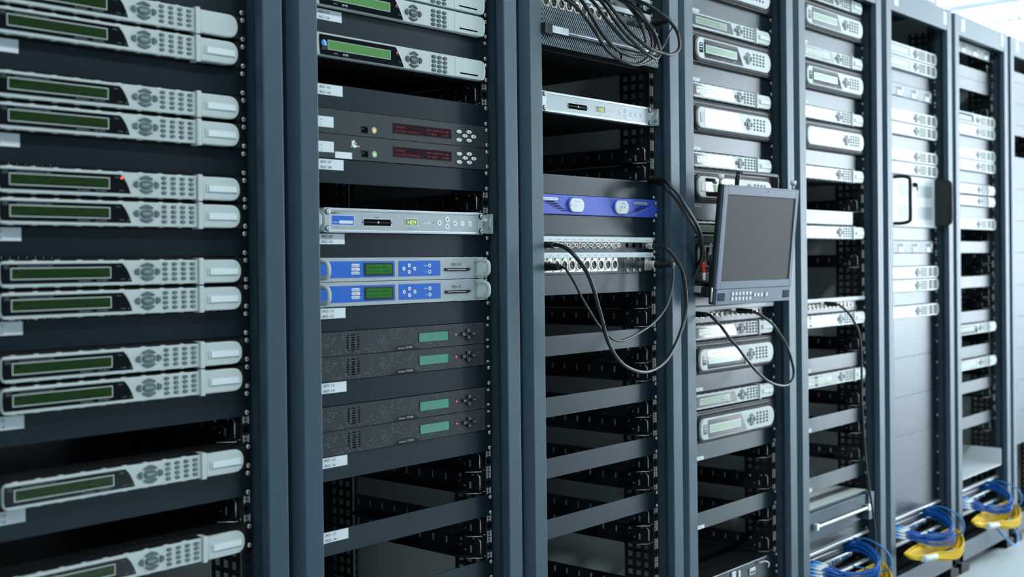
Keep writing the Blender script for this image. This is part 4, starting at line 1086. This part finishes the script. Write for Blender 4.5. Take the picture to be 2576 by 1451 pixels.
TA = {
 'A': [(776,-60,1726),(784,-80,1712),(800,-90,1698),(827,-95,1676),(846,-100,1655),(867,-100,1637),(889,-100,1621),(915,-100,1610),(949,-98,1604),(986,-95,1603),(1019,-92,1608),(1053,-88,1623),(1084,-84,1642),(1105,-80,1662),(1115,-70,1687),(1120,-60,1713),(1144,-10,1738)],
 'B': [(835,-20,1766),(838,-60,1736),(840,-85,1704),(848,-95,1680),(867,-100,1656),(900,-105,1631),(931,-105,1622),(972,-105,1618),(1013,-103,1622),(1046,-100,1632),(1063,-98,1648),(1068,-95,1669),(1062,-90,1693),(1047,-80,1720),(1038,-60,1744),(1047,-10,1775)],
 'C': [(905,-20,1777),(905,-60,1747),(904,-90,1713),(914,-105,1686),(936,-112,1664),(963,-115,1649),(996,-115,1634),(1029,-115,1625),(1057,-112,1622),(1076,-110,1632),(1081,-108,1649),(1076,-100,1677),(1057,-90,1707),(1048,-70,1739),(1057,-10,1780)],
 'D': [(915,-10,1782),(922,-60,1750),(930,-100,1700),(945,-112,1676),(975,-120,1655),(1014,-125,1638),(1063,-125,1634),(1097,-125,1634),(1132,-122,1646),(1149,-118,1665),(1149,-112,1694),(1129,-105,1718),(1104,-95,1735),(1082,-80,1751),(1072,-30,1778)],
 'E': [(1178,-20,1733),(1172,-66,1732),(1167,-84,1722),(1164,-88,1710),(1146,-90,1694),(1110,-100,1662),(1078,-108,1641),(1047,-112,1620),(1014,-112,1605),(976,-112,1597),(939,-112,1600),(897,-110,1609),(869,-108,1624),(850,-100,1649),(838,-90,1672),(838,-70,1698),(843,-50,1720),(848,-10,1750)],
 'F': [(880,-10,1772),(883,-50,1745),(882,-80,1717),(897,-95,1686),(939,-100,1658),(970,-100,1647),(1013,-100,1641),(1037,-98,1645),(1044,-95,1665),(1045,-85,1692),(1052,-60,1730),(1080,-10,1770)]}
for k, w_ in (('A', 'leftmost and lowest-hanging'), ('B', 'second from the left'), ('C', 'middle, tightly curved'), ('D', 'reaching furthest right over the post'), ('E', 'ending in the microphone plug'), ('F', 'innermost and shortest')):
    cable('black_cable', TA[k], 4.0 if k != 'E' else 2.6, 'black cable looping in front of the ribbed amplifier, ' + w_, [((1178,-22,1733), (1174,-76,1733), 10, 5, 'blackplastic'), ((1178,-2,1733), (1178,-26,1733), 10.5, 10, 'nickel')] if k == 'E' else [])
cable('video_cable', [(1366,-15,1022),(1362,-55,1022),(1357,-74,1014),(1362,-92,995),(1376,-102,972),(1392,-106,955),(1414,-110,938),(1463,-110,901),(1514,-110,867),(1578,-108,837),(1647,-105,821),(1698,-103,822),(1728,-100,845),(1724,-95,886),(1708,-90,922),(1687,-80,957),(1656,-75,986),(1617,-68,1007),(1589,-55,1020),(1580,-18,1023)], 3.8, 'black cable looping below the monitor from the coaxial patch panel',
      [((1366,-10,1022), (1361,-56,1022), 7.5, 6, 'blackplastic'), ((1580,-10,1023), (1588,-56,1021), 7.5, 6, 'blackplastic')])
cable('video_cable', [(2106,-12,1023),(2104,-45,1023),(2106,-62,1014),(2118,-80,993),(2137,-90,963),(2152,-95,933),(2164,-95,880),(2173,-92,803),(2176,-90,738),(2184,-90,666),(2196,-90,572),(2218,-90,477),(2246,-90,385),(2263,-90,305),(2270,-90,158),(2268,-85,60),(2262,-60,8),(2240,-20,5)], 3.4, 'long black cable hanging down the front of fifth rack to the floor',
      [((2106,-8,1023), (2104,-50,1022), 7.5, 6, 'blackplastic')])
cable('blue_cable', [(1780,10,120),(1800,-40,105),(1840,-80,95),(1880,-90,70),(1900,-80,20),(1905,-40,4)], 3, 'blue cable leaving the foot of the fourth rack', m='lightbluecord')

# ------------------------------------------------------------------ hanging monitor
t = thing('flat_monitor', (1.51364, -.120, (53.41 + FZ) / 1000 - 0.0))
t.rotation_euler = (math.radians(6.1), 0, math.radians(-1.07))
W_, Hs = 339.7, 216.4; l, r_, tp, bo = 19.5, 14.0, 24., 58.
b = MB().m('blackplastic').box(-W_ / 2 - l - 1, W_ / 2 + r_ + 1, 8, 20, -Hs / 2 - bo, Hs / 2 + tp, 3).box(-110, 120, 18, 40, -120, 90, 5)
b.build('rear_case', t)
b = MB().m('monitor'); frame = (-W_ / 2 - l, W_ / 2 + r_, -Hs / 2 - 19, Hs / 2 + tp)
b.box(frame[0], -W_ / 2, 0, 8, frame[2], frame[3], .8).box(W_ / 2, frame[1], 0, 8, frame[2], frame[3], .8).box(-W_ / 2, W_ / 2, 0, 8, Hs / 2, frame[3], .8).box(-W_ / 2, W_ / 2, 0, 8, frame[2], -Hs / 2, .8)
b.m('black').box(frame[0] + 5.6, frame[0] + 6.4, -.12, .1, frame[2], frame[3]).box(frame[1] - 4.4, frame[1] - 3.8, -.12, .1, frame[2], frame[3]).box(frame[0], frame[1], -.12, .1, frame[3] - 3.6, frame[3] - 3.1).box(20, 23, -.3, 0, frame[3] - 14, frame[3] - 8)
b.build('bezel', t)
MB().m('screen').box(-W_ / 2, W_ / 2, 3, 5, -Hs / 2, Hs / 2).build('screen', t)
b = MB().m('monitor').box(frame[0] + 3, frame[1] - 2, -.5, 12, -Hs / 2 - bo, -Hs / 2 - 20, 1); cs = b.build('control_strip', t)
zc = -Hs / 2 - 39
for u in (-165, 158):
    MB().m('button3').box(u - 16, u + 16, -2, 0, zc - 10, zc + 10, 1).build('speaker_grille', cs)
for k in range(6):
    for q in (0, 1):
        MB().m('white').box(-118 + k * 17, -108 + k * 17, -3, -.5, zc + 3 - q * 13, zc + 11 - q * 13, .6).build('button', cs)
for k in range(4):
    MB().m('white' if k < 3 else 'paper').box(-10 + k * 17 + (8 if k == 3 else 0), 0 + k * 17 + (8 if k == 3 else 0), -3, -.5, zc - 3, zc + 6, .6).build('button', cs)
MB().m('black').box(47, 48, -.8, -.5, zc - 10, zc + 10).build('divider_line', cs)
H0 = Hs / 2 + tp
MB().m('blackplastic').tube([(-100, 20, H0 - 6), (-100, 20, H0 + 18), (-95, 20, H0 + 28), (-84, 20, H0 + 32), (76, 20, H0 + 32), (90, 20, H0 + 29), (96, 20, H0 + 18), (96, 20, H0 - 6)], 6.2, 10, 3).build('carry_handle', t)
for u in (frame[0] + 8, frame[1] - 2):
    MB().m('nickel').tube([(u, 18, H0 - 2), (u, 18, H0 + 12)], 4, 12, 1).m('white').tube([(u, 18, H0 + 12), (u, 18, H0 + 24)], 8, 14, 1).build('thumb_screw', t)
b = MB().m('blackplastic').box(-196, -176, 20, 120, -150, -125, 2).box(-200, -150, 60, 118, -158, -120, 2)
b.m('nickel').tube([(-188, 12, -124), (-188, 12, -160)], 3.5, 10, 1).box(-200, -184, 40, 58, -140, -124, 1); b.build('clamp', t)
b = MB().m('rail').box(60, 160, 19, 121, -140, -120, 2).box(-120, -100, 19, 121, -140, -120, 2); b.build('support_arm', t)
tag(t, 'flat blue-grey monitor with blank screen hung in front of fourth rack', 'monitor')

# small white sign box on top of sixth rack
t = thing('roof_box', (2.75, -.03, 2.0465))
MB().m('white').box(-150, 168, -12, 60, 0, 110, 3).build('case', t); MB().m('button2').box(-146, 164, -13, -12, 3, 6).box(160, 164, -13, -12, 3, 107).build('edge_line', t)
tag(t, 'white box with dark outline standing on the sixth rack', 'box')

# ------------------------------------------------------------------ room
X0, X1, Y0, Y1, ZC = -3.6, 17.2, -4.6, 3.4, 3.3
def sbox(name, a, b_, m):
    mb = MB().m(m); mb.box(a[0] * 1000, b_[0] * 1000, a[1] * 1000, b_[1] * 1000, a[2] * 1000, b_[2] * 1000)
    return structure(mb.build(name))
sbox('floor', (X0, Y0, -.05), (X1, Y1, 0), 'floor')
sbox('ceiling', (X0, Y0, ZC), (X1, Y1, ZC + .05), 'tile')
sbox('wall_left', (X0 - .1, Y0, 0), (X0, Y1, ZC), 'wall')
sbox('wall_right', (X1, Y0, 0), (X1 + .1, Y1, ZC), 'wall')
sbox('wall_back', (X0, Y1, 0), (X1, Y1 + .1, ZC), 'wall')
sbox('wall_front', (X0, Y0 - .1, 0), (X1, Y0, ZC), 'wallfront')
for q, e_ in enumerate((17., 16., 11.5, 8.5, 7.5)): M['pane%d' % (q + 1)] = mat('added_glow_pane', (.8, .85, .9), .4, em=(.88, .95, 1.0), es=e_)  # glow stepped down pane by pane so the far racks don't blow out
M['lamp'] = mat('lamp_diffuser', (.9, .9, .9), .5, em=(.84, .98, 1.0), es=45.0)
M['added_upglow'] = mat('added_uplight_glow', (.9, .9, .9), .5, em=(.90, .97, 1.0), es=32.0)
def window(i, x0, x1, z0, z1):  # unseen windows, added as glowing panes for the sheen on the far racks
    t = thing('window_%d' % i, ((x0 + x1) / 2, Y0, z0)); w = (x1 - x0) * 500; h = (z1 - z0) * 1000
    MB().m('white').box(-w, w, 0, 40, 0, 40).box(-w, w, 0, 40, h - 40, h).box(-w, -w + 40, 0, 40, 40, h - 40).box(w - 40, w, 0, 40, 40, h - 40).box(-20, 20, 0, 35, 40, h - 40).build('window_frame', t)
    MB().m('pane%d' % i).box(-w + 40, w - 40, 4, 12, 40, h - 40).build('glowing_pane', t)
    structure(t)
for k in range(5): window(k + 1, 8.7 + k * 1.66, 10.3 + k * 1.66, .12, 3.15)
def luminaire(x, y, w_, place):
    t = thing('ceiling_light', (x, y, ZC))
    b = MB().m('white'); a, c = 600, 150
    b.box(-a, a, -c, c, -12, -2, 1).build('lamp_housing', t)
    MB().m('lamp').box(-a + 20, a - 20, -c + 20, c - 20, -14, -12).build('diffuser', t)
    return tag(t, 'long ceiling light over the aisle, ' + place, 'ceiling light', 'ceiling lights over the aisle')
for k, x in enumerate((-1.6, .8, 3.2, 5.8, 8.8, 12.0)):
    luminaire(x, -2.1, 0, ('behind the camera', 'over the first racks', 'over the middle racks', 'over the far racks', 'second from the far end', 'at the far end')[k])
for k, x in enumerate((2.0, 14.0)):
    luminaire(x, 2.2, 0, ('behind the racks, near', 'behind the racks, far')[k])
for x, w_ in ((6.2, 'nearer'), (11.2, 'farther')):
    t = thing('added_uplight', (x, 2.5, 2.6))  # unseen uplight, added to brighten the far ceiling
    MB().m('white').box(-700, 700, -90, 90, 0, 40, 4).build('lamp_housing', t); MB().m('added_upglow').box(-680, 680, -80, 80, 40, 44).build('diffuser', t)
    MB().m('alu').box(-502, -498, -2, 2, 44, 698).box(498, 502, -2, 2, 44, 698).build('hanger', t)
    tag(t, 'uplight added behind the racks to brighten the ceiling, ' + w_ + ' one', 'added uplight')
t = thing('ceiling_vent', (9.33, 1.55, ZC))
b = MB().m('white')
for k in range(12): b.box(-370, 370, -520 + k * 90, -478 + k * 90, -18, -6)
b.box(-430, -385, -600, 600, -26, 0).box(385, 430, -600, 600, -26, 0).box(-385, 385, -600, -560, -26, 0).box(-385, 385, 560, 600, -26, 0).build('louvre', t)
MB().m('silver2').box(-385, 385, -560, 560, -4, -1).build('duct_plate', t)
tag(t, 'white louvred vent in the ceiling beyond the far racks', 'ceiling vent')

w = bpy.data.worlds.new('World'); bpy.context.scene.world = w; w.use_nodes = True
w.node_tree.nodes['Background'].inputs[0].default_value = (.5, .6, .7, 1)
w.node_tree.nodes['Background'].inputs[1].default_value = .3

# ------------------------------------------------------------------ camera
cam = bpy.data.cameras.new('camera'); co = bpy.data.objects.new('camera', cam); C.objects.link(co)
yaw, pitch, roll = [math.radians(a) for a in (48.8192459, -.4910144, -.6778813)]
F = Vector((math.sin(yaw) * math.cos(pitch), math.cos(yaw) * math.cos(pitch), math.sin(pitch)))
r = Vector((math.cos(yaw), -math.sin(yaw), 0)); u = r.cross(F)
R2 = math.cos(roll) * r + math.sin(roll) * u; U2 = -math.sin(roll) * r + math.cos(roll) * u
co.matrix_world = Matrix(((R2.x, U2.x, -F.x, -1.17491665), (R2.y, U2.y, -F.y, -1.6203648), (R2.z, U2.z, -F.z, FZ / 1000), (0, 0, 0, 1)))
cam.sensor_width = 36; cam.lens = 2933.9566 * 36 / 2576; cam.shift_y = -(725.5 - 684.576) / 2576
cam.clip_start = .05; cam.clip_end = 60
cam.dof.use_dof = True; cam.dof.focus_distance = 2.45; cam.dof.aperture_fstop = 3.4
s = bpy.context.scene; s.camera = co
s.view_settings.view_transform = 'Standard'; s.view_settings.look = 'None'; s.view_settings.gamma = 1; s.view_settings.exposure = 0
s.view_settings.use_curve_mapping = False
try:
    s.cycles.use_denoising = True; s.cycles.denoiser = 'OPENIMAGEDENOISE'; s.cycles.max_bounces = 7; s.cycles.sample_clamp_indirect = 6
except Exception: pass
